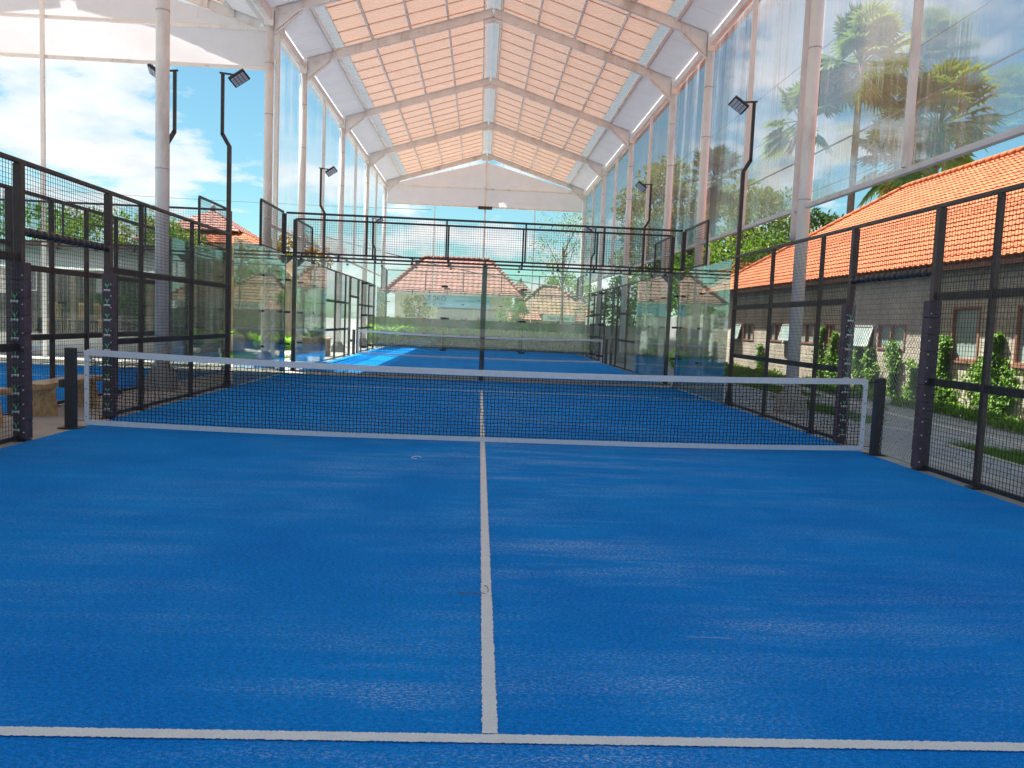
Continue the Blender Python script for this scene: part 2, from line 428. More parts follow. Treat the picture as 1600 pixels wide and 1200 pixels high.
def court_lines(cx, ny, near=True):
    ys = [ny+6.95]+([ny-6.95])
    for y in ys:
        fine = .006 if (cx == 0 and y < 0) else .05
        struct(jag_line(cx-5, y, cx+5, y, .058, fine).build('court_line', M['line']))
    if ny == 0 and cx == 0:
        struct(jag_line(cx, -6.915, cx, 7.15, .058, .01).build('court_line', M['line']))
    else:
        struct(jag_line(cx, ny-7.15, cx, ny+7.15, .055, .05).build('court_line', M['line']))
court_lines(0, 0); court_lines(0, 21.3); court_lines(-11.45, 0)
# kerbs on the left
struct(MB().bbox(-24, 10.62, -.01, -6.6, 11.0, .12, .02).build('kerb', M['kerb']))
struct(MB().bbox(-24, 14.3, -.01, -9.2, 14.6, .62, .02).build('kerb', M['kerb']))

# small marks on the turf
def strand(pts, r, name, mat, label, cat):
    m = MB(); m.tube(pts, r, 5); tag(m.build(name, mat), label, cat)
strand([(-.02+.03*math.cos(t), -5.42+.05*math.sin(t), .012+.01*math.sin(2*t)) for t in [k*.35-1.2 for k in range(8)]], .0022,
       'twig', M['leaf_dry'], 'tiny curled brown twig lying on the white centre line', 'twig')
strand([(-.16, -5.47, .009), (-.08, -5.46, .012), (-.01, -5.475, .012)], .002, 'stalk', M['leaf_dry'], 'thin reddish stalk beside the centre line next to the twig', 'stalk')
strand([(-.72+.05*math.cos(t), -1.35+.07*math.sin(t), .015) for t in [k*.5 for k in range(11)]], .004,
       'string_loop', M['tape'], 'small pale loop of string on the blue turf near the net', 'string')
0 and strand([(-.98, -5.75, .008), (-1.03, -5.9, .009), (-1.06, -6.02, .008)], .0007, 'fibre', M['tape'], 'thin pale fibre on the turf left of the centre line', 'fibre')
strand([(.98, -6.0, .008), (1.04, -6.005, .009), (1.1, -6.0, .008), (1.2, -6.01, .008)], .0007, 'fibre', M['tape'], 'long pale fibre on the turf right of the centre line', 'fibre')

# ------------------------------------------------------------------ nets
def wirenet(name, parent, y, x0, x1, zt, zb, sp, r, mat, wav=.012):
    m = MB(); n = int((x1-x0)/sp); k = int(.86/sp)
    seg = 2
    def zz(x, t):  # t 0 bottom .. 1 top
        a = zb(x); b = zt(x); return a+(b-a)*t
    rnd = [[random.uniform(-wav, wav)*.5 for _ in range(k+1)] for _ in range(n+1)]
    rz = [[random.uniform(-wav, wav)*.5+.3*wav*math.sin(i*.23+j) for j in range(k+1)] for i in range(n+1)]
    def P(i, j):
        x = x0+(x1-x0)*i/n; t = j/k; e = 0 if j in (0, k) or i in (0, n) else 1
        return Vector((x+rnd[i][j]*e, y+.012*math.sin(x*1.3+t*3)*e, zz(x, t)+rz[i][j]*e))
    for i in range(n+1):
        for j in range(k): m.bar(P(i, j), P(i, j+1), r, r, (0, 1, 0))
    for j in range(k+1):
        for i in range(n): m.bar(P(i, j), P(i+1, j), r, r, (0, 1, 0))
    return m.build(name, mat, parent)
def net(cx, ny, label, sp, r, hw=4.87, tape=.075):
    t = thing('court_net', label, 'net', (cx, ny, 0))
    def zt(x): u = (x-cx)/hw; return .862+.075*u*u-.03
    def zb(x): u = (x-cx)/hw; return .03+.075*max(0, abs(u)-.15)**2.2
    wirenet('mesh', t, ny, cx-hw, cx+hw, zt, zb, sp, r, M['cord'])
    for nm, fz, th in (('top_tape', lambda x: zt(x)+tape/2-.004, tape), ('bottom_tape', lambda x: zb(x)-.004, tape*.8)):
        m = MB(); K = 60
        for i in range(K):
            xa = cx-hw+2*hw*i/K; xb = cx-hw+2*hw*(i+1)/K
            za = fz(xa); zb_ = fz(xb); h = th/2; d = .009
            m.add([(xa, ny-d, za-h), (xb, ny-d, zb_-h), (xb, ny-d, zb_+h), (xa, ny-d, za+h), (xa, ny+d, za-h), (xb, ny+d, zb_-h), (xb, ny+d, zb_+h), (xa, ny+d, za+h)],
                  [(0, 1, 2, 3), (7, 6, 5, 4), (3, 2, 6, 7), (4, 5, 1, 0)]+([(0, 3, 7, 4)] if i == 0 else [])+([(1, 5, 6, 2)] if i == K-1 else []))
        m.build(nm, M['tape'], t)
    for s in (-1, 1):
        x = cx+s*(hw+.01)
        m = MB().bbox(x-.026, ny-.013, zb(x)-.02, x+.026, ny+.013, zt(x)+tape*.75, .004); e = m.build('side_tape', M['tape'], t)
        for q in range(5): MB().tube([(x, ny-.017, .15+q*.17), (x, ny-.011, .15+q*.17)], .007, 8).build('eyelet', M['black'], e)
    for s in (-1, 1):
        x = cx+s*(hw+.20)
        m = MB().bbox(x-.055, ny-.055, 0, x+.055, ny+.055, .99, .008)
        p = m.build('net_post', M['black'], t)
        MB().bbox(x-.12, ny-.1, 0, x+.12, ny+.1, .012, .003).build('base_plate', M['black'], p)
        MB().bar((x-s*.055, ny, zt(cx+s*hw)+.03), (cx+s*hw, ny, zt(cx+s*hw)+.02), .008).build('tie_cord', M['cord'], p); MB().bar((x-s*.055, ny, .1), (cx+s*hw, ny, zb(cx+s*hw)+.02), .008).build('tie_cord', M['cord'], p)
        if s == -1: MB().bbox(x-.13, ny-.05, .5, x-.06, ny+.05, .6, .01).build('winch', M['black'], p)
    return t
net(0, 0, 'black court net with white tapes, strung across the nearest blue court', .045, .0062)
net(0, 21.3, 'court net on the farther blue court, seen through the glass back wall', .09, .008, tape=.08)
net(-11.45, 0, 'court net on the neighbouring court beyond the left fence', .09, .008)

# ------------------------------------------------------------------ fences
def wires_yz(m, x, y0, y1, z0, z1, sp=.05, w=.0038):
    n = int(round((y1-y0)/sp))
    for i in range(n+1):
        y = y0+(y1-y0)*i/n; m.box(x-w/2, y-w/2, z0, x+w/2, y+w/2, z1)
    n = int(round((z1-z0)/sp))
    for i in range(n+1):
        z = z0+(z1-z0)*i/n; m.box(x+w/2, y0, z-w/2, x+w*1.4, y1, z+w/2)
    return m
def wires_xz(m, y, x0, x1, z0, z1, sp=.05, w=.0038):
    n = int(round((x1-x0)/sp))
    for i in range(n+1):
        x = x0+(x1-x0)*i/n; m.box(x-w/2, y-w/2, z0, x+w/2, y+w/2, z1)
    n = int(round((z1-z0)/sp))
    for i in range(n+1):
        z = z0+(z1-z0)*i/n; m.box(x0, y+w/2, z-w/2, x1, y+w*1.4, z+w/2)
    return m

def text_mesh(body, size, ext=.001):
    cu = bpy.data.curves.new('lettering', 'FONT'); cu.body = body; cu.size = size; cu.extrude = ext
    cu.align_x = 'CENTER'; cu.align_y = 'CENTER'
    o = bpy.data.objects.new('lettering', cu); COL.objects.link(o)
    dg = bpy.context.evaluated_depsgraph_get(); dg.update()
    me = bpy.data.meshes.new_from_object(o.evaluated_get(dg))
    vs = [tuple(v.co) for v in me.vertices]; fs = [tuple(p.vertices) for p in me.polygons]
    bpy.data.objects.remove(o); bpy.data.curves.remove(cu); bpy.data.meshes.remove(me)
    return vs, fs
def wall_text(m, body, size, cx, y, cz, ext=.004, sx=1):
    vs, fs = text_mesh(body, size, ext)
    m.add([(cx+v[0]*sx, y-v[2], cz+v[1]) for v in vs], fs)
LT = text_mesh('jump', .045, .0015)
def logo_at(x, y, z, parent):
    m = MB()
    # two leaf strokes meeting over a stem, facing -Y
    m.mi = 0
    def q(pts): m.prism([(x+a, z+b) for a, b in pts], y-.0035, y, 'y')
    q([(-.030, .052), (-.012, .046), (.002, .022), (-.004, .010), (-.020, .026)])
    q([(.030, .058), (.012, .040), (.004, .020), (.010, .012), (.022, .030)])
    q([(-.005, .014), (.007, .016), (.005, -.012), (-.003, -.012)])
    m.mi = 1
    m.add([(x+v[0], y-.0005-v[2]-.002, z-.032+v[1]) for v in LT[0]], LT[1])
    m.prism([(x-.036, z-.022), (x+.036, z-.022), (x+.036, z-.038), (x-.036, z-.038)], y-.0012, y, 'y')
    return m.build('logo', [M['greenlogo'], M['white']], parent)

def rail(m, x, y0, y1, z, w=.05, h=.07): m.bbox(x-w/2, y0, z-h/2, x+w/2, y1, z+h/2, .006)

def side_fence(x, ny, s, label, posts, near=-6, logos=True, sp=.05, netting=False, coils=True):
    """s: +1 when the court lies at smaller x (right-hand fence)."""
    t = thing('side_fence', label, 'fence', (x, ny, 0))
    xo = x+s*.035
    for y in posts:
        w = .085 if abs(abs(y)-1) < .1 else .06
        m = MB().bbox(x-w/2+s*.03, ny+y-w/2, 0, x+w/2+s*.03, ny+y+w/2, 3.0, .006)
        p = m.build('fence_post', M['rust'], t)
        MB().bbox(x-.08+s*.03, ny+y-.07, 0, x+.08+s*.03, ny+y+.07, .012, .003).build('base_plate', M['rust'], p)
    for a, b in ((near, -1.04), (1.04, 6)):
        for z, h in ((1.03, .085), (2.0, .085), (.04, .05)):
            # rails butt against the posts
            ys = [a]+[q for q in posts if a < q < b]+[b]
            m = MB()
            for q0, q1 in zip(ys, ys[1:]):
                rail(m, x+s*.03, ny+q0+.03, ny+q1-.03, z, .045, h)
            m.build('rail', M['black'] if z < 2 else M['rust'], t)
        wires_yz(MB(), x-s*.008, ny+a, ny+b, .05, 3.0, sp).build('wire_mesh', M['blackwire'], t)
    m = MB(); rail(m, x+s*.03, ny+near, ny+6, 3.025, .05, .05); m.build('top_rail', M['rust'], t)
    m = MB(); rail(m, x+s*.03, ny-.95, ny+.95, 2.3, .05, .06); h = m.build('gate_header', M['rust'], t)
    wires_yz(MB(), x-s*.008, ny-1, ny+1, 2.34, 3.0, sp).build('wire_mesh', M['blackwire'], t)
    if coils:
        m = MB()
        for i in range(15):
            y = ny-.93+i*1.86/14
            m.tube([(x+s*.03, y-.055, 2.285), (x+s*.03, y-.04, 2.285), (x+s*.03, y+.04, 2.285), (x+s*.03, y+.055, 2.285)], [.035, .05, .05, .035], 10)
        m.build('padding', M['black'], h, True)
    if logos:
        for y in (-1, 1):
            m = MB()
            yy = ny+y; rr = .07; z0 = 0.02
            for k in range(10):
                z1 = z0+.193; j = random.uniform(-.0015, .0015)
                m.bbox(x-rr+s*.012+j, yy-rr, z0, x+rr+s*.012+j, yy+rr, z1-.001, .006); z0 = z1
            p = m.build('post_padding', M['padding'], t)
            if y > 0 or s < 0:
                for k in range(9 if y > 0 else 8): logo_at(x+s*.012 - (0 if y > 0 else .03), yy-rr-.002, .16+k*.2, p)
            m = MB()
            for k in range(12):
                m.tube([(x-s*.05+s*.012, yy-rr-.006, .1+k*.155), (x-s*.05+s*.012, yy-rr, .1+k*.155)], .008, 6)
            m.build('lacing', M['pale_steel'], p)
    return t
P1 = [-6, -4, -2, -1, 1, 2, 4]
side_fence(-5.06, 0, -1, 'left mesh fence of the nearest court with padded gate posts', P1)
side_fence(5.06, 0, 1, 'right mesh fence of the nearest court, beside the orange roofed house', P1)
side_fence(-5.06, 21.3, -1, 'left mesh fence of the farther court, seen through the glass', P1, logos=False, sp=.075)
side_fence(5.06, 21.3, 1, 'right mesh fence of the farther court, seen through the glass', P1, logos=False, sp=.075)
side_fence(-6.40, 0, 1, 'mesh fence of the neighbouring left court, behind the wooden bench', [-6, -4, -2, -1, 1, 2, 3, 4], logos=False, sp=.06, coils=False)

# diamond netting over the right gate opening
m = MB(); sp = .075; x = 5.09
def clipseg(m, c, sgn):
    # lines z = sgn*(y) + c inside y[-.93,.93], z[.03,2.26]
    pts = []
    n = 24; prev = None
    for i in range(n+1):
        y = -.93+1.86*i/n; z = sgn*y*1.25+c
        ok = .02 <= z <= 2.24
        p = (x+.03*math.sin(z*2.3+y*1.7)+.01*math.sin(y*9), y, z) if ok else None
        if p and prev: m.bar(prev, p, .0036)
        prev = p
c = -1.5
while c < 3.8:
    clipseg(m, c, 1); clipseg(m, c, -1); c += sp
m.tube([(x, -.93, .03), (x+.03, -.4, .02), (x+.04, .3, .02), (x, .93, .03)], .006, 6)
tag(m.build('gate_netting', M['greycord']), 'grey diamond netting hung across the gate opening of the right fence', 'netting')

# glass side walls and back walls
def clamp(m, x, y, z, wx, wy): m.bbox(x-wx/2, y-wy/2, z-.025, x+wx/2, y+wy/2, z+.025, .004)
def side_glass(x, ya, s, label, far=1):
    """panels run from ya by 4 m along far*Y, the outer 2 m carries the upper mesh"""
    t = thing('glass_side_wall', label, 'glass wall', (x, ya, 0))
    for k in range(2):
        y0 = ya+far*2*k; y1 = y0+far*2
        MB().box(x-.006, min(y0, y1)+.012, .02, x+.006, max(y0, y1)-.012, 2.98).build('glass_panel', M['glass'], t)
    yj = ya+far*2; ye = ya+far*4
    for yy in (yj,):
        for z in (.75, 1.55, 2.35):
            m = MB(); clamp(m, x-s*.03, yy, z, .04, .11); m.build('clamp', M['black'], t)
    w = .05
    m = MB().bbox(x+s*.05-w/2, yj-w/2, 2.95, x+s*.05+w/2, yj+w/2, 4.0, .005); m.build('upper_post', M['black'], t)
    m = MB(); rail(m, x+s*.05, min(yj, ye), max(yj, ye)-.03, 4.02, .05, .05); m.build('top_rail', M['black'], t)
    m = MB(); rail(m, x+s*.05, min(yj, ye), max(yj, ye)-.03, 3.03, .04, .03); m.build('lower_rail', M['black'], t)
    wires_yz(MB(), x+s*.05, min(yj, ye), max(yj, ye), 3.05, 4.0, .06).build('wire_mesh', M['blackwire'], t)
    return t
def back_wall(cx, y, label, face=1):
    """face=+1: frame stands behind the glass (far side)."""
    t = thing('glass_back_wall', label, 'glass wall', (cx, y, 0))
    for k in range(5):
        x0 = cx-5+2*k
        MB().box(x0+.012, y-.006, .02, x0+1.988, y+.006, 2.93).build('glass_panel', M['glass'], t)
    yf = y+face*.07
    for s in (-1, 1):
        x = cx+s*5.0
        p = MB().bbox(x-.05+s*.05, yf-.05, 0, x+.05+s*.05, yf+.05, 4.0, .007).build('corner_post', M['black'], t)
        m = MB()
        m.prism([(x+s*.05-.012, 0.012), (x+s*.05+.012, .012), (x+s*.05+.012, .5), (x+s*.05-.012, .5)], yf+face*.05, yf+face*.07, 'y')
        m.prism([(yf+face*.07, .012), (yf+face*.3, .012), (yf+face*.07, .55)], x+s*.05-.006, x+s*.05+.006, 'x')
        m.bbox(x-.12+s*.05, yf-.12, 0, x+.12+s*.05, yf+.15, .012, .003)
        m.prism([(x-s*.02, 2.96), (x-s*.02-s*.001, 2.75), (x-s*.25, 2.96)], yf-.02, yf+.02, 'y')
        m.build('gusset', M['black'], p)
    MB().bbox(cx-.06, yf-.05, 0, cx+.06, yf+.05, 2.96, .007).build('centre_post', M['black'], t)
    for k in range(6):
        x = cx-5+2*k
        if 0 < k < 5:
            MB().bbox(x-.022, yf-.022, 3.06, x+.022, yf+.022, 4.0, .004).build('upper_post', M['black'], t)
            for z in (.75, 1.55, 2.35):
                m = MB(); clamp(m, x, y-face*.03, z, .16, .04); m.build('clamp', M['black'], t)
        else:
            for z in (.75, 1.55, 2.35):
                m = MB(); clamp(m, x+(.09 if k == 0 else -.09), y-face*.03, z, .14, .04); m.build('clamp', M['black'], t)
    for z, h, nm in ((4.02, .05, 'top_rail'), (3.04, .045, 'middle_rail'), (2.945, .035, 'glass_rail')):
        m = MB().bbox(cx-5.0, yf-.025, z-h/2, cx+5.0, yf+.025, z+h/2, .005); r = m.build(nm, M['black'], t)
    m = MB()
    for k in range(11):
        x = cx-4.6+.92*k; m.bbox(x-.02, yf-.03, 2.965, x+.02, yf-.002, 3.015, .003)
        m.bbox(x-.03, y-face*.035-.012, 2.86, x+.03, y-face*.035+.012, 2.915, .003)
    m.build('clip', M['black'], r)
    wires_xz(MB(), yf, cx-5.0, cx+5.0, 3.06, 4.0, .06).build('wire_mesh', M['blackwire'], t)
    return t
side_glass(-5.0, 6, -1, 'clear glass side wall at the far left corner of the nearest court')
side_glass(5.0, 6, 1, 'clear glass side wall at the far right corner of the nearest court')
back_wall(0, 10.0, 'glass back wall of the nearest court with a mesh frame above')
back_wall(0, 11.3, 'glass end wall of the farther court, standing just behind the nearer glass wall', -1)
side_glass(-5.0, 15.3, -1, 'glass side wall at the near left corner of the farther court', -1)
side_glass(5.0, 15.3, 1, 'glass side wall at the near right corner of the farther court', -1)
side_glass(-5.0, 27.3, -1, 'glass side wall at the far left corner of the farther court')
side_glass(5.0, 27.3, 1, 'glass side wall at the far right corner of the farther court')
back_wall(0, 31.3, 'farthest glass back wall, in front of the row of flowering plants')
side_glass(-6.45, 6, 1, 'glass side wall of the neighbouring left court near its far corner')
back_wall(-11.45, 10.0, 'glass back wall of the neighbouring court on the left')

# ------------------------------------------------------------------ flood light masts
def mast(x, y, s, label):
    """s=+1: outward is +x"""
    t = local_thing('light_mast', label, 'light mast', (x, y, 0), 'flood light masts along the courts')
    g = .037
    m = MB().bbox(-g, -g, 0, g, g, 4.75, .006)
    o = s*.14
    p = m.build('pole', M['rust'], t)
    MB().bar((0, 0, 4.74), (o, 0, 4.98), .07, .058, (0, 1, 0)).bbox(o-.029, -.029, 4.95, o+.029, .029, 6.12, .005).build('upper_pole', M['black'], t)
    m = MB()
    m.prism([(g, .012), (g+.22, .012), (g, .55)], -.006, .006, 'x').prism([(-g, .012), (-g-.22, .012), (-g, .55)], -.006, .006, 'x')
    m.bbox(-.13, -.24, 0, .13, .24, .012, .003)
    m.build('gusset', M['black'], t)
    m = MB().bar((o+s*.06, 0, 6.14), (o-s*.30, -.02, 6.10), .04, .03); m.build('arm', M['black'], t)
    # lamp head: tilted, facing the court
    cx = o-s*.33; cz = 6.04
    rot = Matrix.Rotation(s*R(34), 4, 'Y')@Matrix.Rotation(-R(22), 4, 'X'); T = Matrix.Translation((cx, -.05, cz))@rot@Matrix.Scale(.86, 4)
    def tr(mb):
        mb.v = [tuple(T@Vector(v)) for v in mb.v]; return mb
    hd = tr(MB().bbox(-.2, -.17, -.035, .2, .17, .03, .012)).build('lamp_head', M['black'], t)
    m = MB()
    for i in range(9): m.box(-.17+i*.042, -.15, .03, -.164+i*.042, .15, .065)
    tr(m).build('cooling_fin', M['black'], hd)
    m = MB()
    for i in range(4):
        for j in range(4): m.bbox(-.165+i*.085, -.14+j*.073, -.043, -.095+i*.085, -.08+j*.073, -.0351, .002)
    tr(m).build('lens', M['lens'], hd)
    return t
mast(-5.13, 6.05, -1, 'tall black flood light mast at the left fence of the nearest court')
mast(5.13, 6.05, 1, 'tall black flood light mast at the right fence of the nearest court')
mast(-5.13, 15.4, -1, 'black flood light mast at the near left corner of the farther court')
mast(5.13, 15.4, 1, 'black flood light mast at the near right corner of the farther court')
mast(-5.13, 27.3, -1, 'small distant flood light mast at the far left of the farther court')
mast(5.13, 27.3, 1, 'small distant flood light mast at the far right of the farther court')
mast(-6.33, 6.05, 1, 'flood light mast of the neighbouring court, mostly hidden behind the pale column')

# ------------------------------------------------------------------ hall
FR = [-9, -2, 5, 12, 16, 23, 30, 37.3]
def zr(x): return 11.42-.312*abs(x)
def hall(cx, frames, label, cols, ysheet, curtains, xe=6.0, gable_y=None, detail=True):
    t = thing('canopy_hall', label, 'hall', (cx, frames[-1], 0))
    for y in frames:
        for s in cols:
            x = cx+s*xe
            m = MB(); m.tube([(x, y, .0), (x, y, 9.62)], .118, 14)
            c = m.build('column', M['white_steel'], t, True)
            m = MB()
            for z in (4.05, 6.85, 8.2): m.tube([(x, y, z), (x, y, z+.018)], .123, 14)
            m.build('weld_band', M['rust'] if z < 4.1 else M['gray'], c, True)
            m = MB()
            m.add([(x-.25, y-.25, 0), (x+.25, y-.25, 0), (x+.25, y+.25, 0), (x-.25, y+.25, 0), (x-.21, y-.21, .26), (x+.21, y-.21, .26), (x+.21, y+.21, .26), (x-.21, y+.21, .26), (x-.13, y-.13, .42), (x+.13, y-.13, .42), (x+.13, y+.13, .42), (x-.13, y+.13, .42)],
                  [(0, 1, 5, 4), (1, 2, 6, 5), (2, 3, 7, 6), (3, 0, 4, 7), (4, 5, 9, 8), (5, 6, 10, 9), (6, 7, 11, 10), (7, 4, 8, 11), (8, 9, 10, 11)])
            m.build('footing', M['concrete_dark'] if s < 0 else M['concrete'], c)
            # haunch and knee brace at the eave
            m = MB()
            m.prism([(x-s*.13, 9.60), (x+s*.12, 9.60), (x+s*.12, 9.15), (x-s*.13, 9.15)], y-.15, y-.14, 'y')
            m.prism([(x-s*.13, 9.55), (x-s*.95, zr(.0)-.312*5.05-.14), (x-s*.75, zr(5.25)-.2), (x-s*.14, 9.05)], y-.055, y+.055, 'y')
            m.bar((x-s*.12, y, 8.98), (x-s*.85, y, zr(5.15)-.2), .05, .05, (0, 1, 0))
            for zz in (9.2, 9.35, 9.5):
                for dx in (-.07, .07): m.tube([(x+dx, y-.165, zz), (x+dx, y-.15, zz)], .012, 6)
            m.build('knee_plate', M['white_steel'], c)
        for s in (-1, 1):
            if s not in cols and not detail: continue
            m = MB()
            a = (cx+s*(xe-.13), y, zr(xe-.13)-.01); b = (cx+s*.02, y, zr(0)-.01)
            # I-section rafter: web and two flanges
            m.bar((a[0], y, a[2]), (b[0], y, b[2]), .012, .27, (0, 0, 1))
            m.bar((a[0], y, a[2]-.135), (b[0], y, b[2]-.135), .12, .014)
            m.bar((a[0], y, a[2]+.135), (b[0], y, b[2]+.135), .15, .014)
            for q in range(1, 8):
                f = q/8; px = a[0]+(b[0]-a[0])*f; pz = a[2]+(b[2]-a[2])*f
                m.box(px-.006, y-.07, pz-.125, px+.006, y-.007, pz+.125); m.box(px-.006, y+.007, pz-.125, px+.006, y+.07, pz+.125)
            r = m.build('rafter', M['white_steel'], t)
        m = MB().prism([(cx-.3, zr(.3)-.16), (cx-.3, zr(.3)-.26), (cx, zr(0)-.30), (cx+.3, zr(.3)-.26), (cx+.3, zr(.3)-.16), (cx, zr(0)-.16)], y-.03, y+.03, 'y')
        m.build('ridge_plate', M['white_steel'], t)
    Y0, Y1 = ysheet
    for s in (-1, 1):
        if s not in cols and not detail: continue
        # purlins
        for d in (.30, 1.45, 2.65, 3.85):
            m = MB(); x = cx+s*d; z = zr(d)+.145
            m.box(x-.03, Y0, z, x+.03, Y1, z+.012); m.box(x-.006, Y0, z+.012, x+.006, Y1, z+.1); m.box(x-.03, Y0, z+.1, x+.03, Y1, z+.112)
            m.build('purlin', M['white_steel'], t)
        m = MB(); x = cx+s*5.02; z = zr(5.02)+.10
        m.box(x-.05, Y0, z-.03, x+.05, Y1, z+.02); m.build('purlin', M['white_steel'], t)
        m = MB().box(x+s*.06-.012, Y0, z-.02, x+s*.06+.012, Y1, z+.10); m.build('gap_shade_strip', M['black'], t)  # solid black strip stands in for the shade inside the purlin gap
        # corrugated sheet
        m = MB(); ys = []; y = Y0
        while y < Y1:
            ys += [(y, 0), (y+.13, 0), (y+.145, .022), (y+.175, .022)]; y += .186
        off = .27
        prof = 0
        vs = []; fs = []
        for (yy, h) in ys:
            for d in (.22, 4.78): vs.append((cx+s*d, yy, zr(d)+off+h))
        for i in range(len(ys)-1): fs.append((2*i, 2*i+1, 2*i+3, 2*i+2))
        m.add(vs, fs)
        m.mi = 1; yy = Y0+.93
        while yy < Y1-.1:
            j = random.uniform(-.006, .006)
            m.add([(cx+s*.24, yy-.015+j, zr(.24)+off-.006), (cx+s*4.76, yy-.015, zr(4.76)+off-.006), (cx+s*4.76, yy+.015, zr(4.76)+off-.006), (cx+s*.24, yy+.015+j, zr(.24)+off-.006),
                   (cx+s*.24, yy-.015+j, zr(.24)+off-.03), (cx+s*4.76, yy-.015, zr(4.76)+off-.03), (cx+s*4.76, yy+.015, zr(4.76)+off-.03), (cx+s*.24, yy+.015+j, zr(.24)+off-.03)],
                  [(0, 1, 2, 3), (7, 6, 5, 4), (0, 4, 5, 1), (1, 5, 6, 2), (2, 6, 7, 3), (3, 7, 4, 0)]); yy += .93
        m.mi = 0
        m.build('roof_sheet', [M['roofsheet'], M['lap']], t)
        vs = []; fs = []
        for (yy, h) in ys:
            for d in (4.76, 5.1): vs.append((cx+s*d, yy, zr(d)+off+h+.012))
        for i in range(len(ys)-1): fs.append((2*i, 2*i+1, 2*i+3, 2*i+2))
        m = MB(); m.add(vs, fs); m.build('edge_sheet', M['grey_sheet'], t)
        vs = []; fs = []
        for (yy, h) in ys:
            for d in (5.09, 6.3): vs.append((cx+s*d, yy, zr(d)+off+h+.012))
        for i in range(len(ys)-1): fs.append((2*i, 2*i+1, 2*i+3, 2*i+2))
        m = MB(); m.add(vs, fs); m.build('eave_sheet', M['eave_sheet'], t)
        m = MB()
        m.add([(cx+s*.24, Y0, zr(.24)+off+.04), (cx+s*.24, Y1, zr(.24)+off+.04), (cx, Y1, zr(0)+off+.06), (cx, Y0, zr(0)+off+.06)], [(0, 1, 2, 3)])
        m.build('ridge_cap', M['grey_sheet'], t)
        # soffit panels between gap and eave
        m = MB(); y = Y0; k = 0
        while y < Y1-.1:
            e = min(y+1.15, Y1)
            m.prism([(cx+s*5.085, zr(5.085)+.09), (cx+s*5.99, zr(5.99)+.09), (cx+s*5.99, zr(5.99)+.11), (cx+s*5.085, zr(5.085)+.11)], y+.006, e-.006, 'y'); y = e
        m.build('soffit_panel', M['soffit'], t)
        if s in cols:
            x = cx+s*xe
            for ya, yb in zip(frames, frames[1:]):
                MB().bbox(x-.07, ya+.14, 9.30, x+.07, yb-.14, 9.50, .01).build('eave_beam', M['white_steel'], t)
        m = MB(); x = cx+s*6.28
        m.prism([(x, 9.62), (x, 9.5), (x+s*.14, 9.5), (x+s*.14, 9.68), (x+s*.13, 9.68), (x+s*.13, 9.52), (x+s*.01, 9.52), (x+s*.01, 9.62)], Y0, Y1, 'y')
        m.build('gutter', M['pale_steel'], t)
        # bracing rods
        m = MB()
        for ya, yb in zip(frames, frames[1:]):
            if yb-ya > 5 and detail:
                m.tube([(cx+s*5.2, ya+.1, zr(5.2)+.06), (cx+s*1.4, yb-.1, zr(1.4)+.06)], .005, 5)
                m.tube([(cx+s*5.2, yb-.1, zr(5.2)+.03), (cx+s*1.4, ya+.1, zr(1.4)+.03)], .005, 5)
        if m.v: m.build('brace_rod', M['white_steel'], t)
    return t
H = hall(0, FR, 'long open sided white steel hall roofing the two middle courts', (-1, 1), (-11, 38.2), True)
# mullions, bottom beams and clear curtains of the main hall
def curtains(t, x, bays, s):
    for (a, b, ml) in bays:
        if ml:
            MB().bbox(x-.05, ml-.05, 3.98, x+.05, ml+.05, 9.30, .006).build('mullion', M['white_steel'], t)
        MB().bbox(x-.045, a+.14, 3.88, x+.045, b-.14, 3.97, .008).build('bottom_beam', M['pale_steel'], t)
        # downpipe-like pleated curtain edge and the sheet itself
        m = MB(); n = 60; vs = []; fs = []
        g = .18
        for i in range(n+1):
            y = a+g+(b-a-g-.16)*i/n
            for k in range(5):
                z = 3.97+(9.30-3.97)*k/4
                dx = s*.07+.010*math.sin(i*.35+k*.4)+.003*math.sin(i*.9+k)
                vs.append((x+dx, y, z))
        for i in range(n):
            for k in range(4):
                fs.append((i*5+k, i*5+5+k, i*5+6+k, i*5+1+k))
        m.add(vs, fs); m.build('clear_curtain', M['curtain'], t, True)
bR = [(-9, -2, -5.5), (-2, 5, 1.5), (5, 12, 8.5), (12, 16, None), (16, 23, 19.3), (23, 30, 26.5), (30, 37.3, 33.6)]
curtains(H, 6.0, bR, 1)
curtains(H, -6.0, [b for b in bR if b[0] >= 12], -1)
# downpipe beside the near right column
MB().tube([(6.0, 5.42, 9.3), (6.0, 5.42, 3.6), (5.98, 5.36, 3.35)], .07, 12).build('downpipe', M['pale_steel'], H, True)
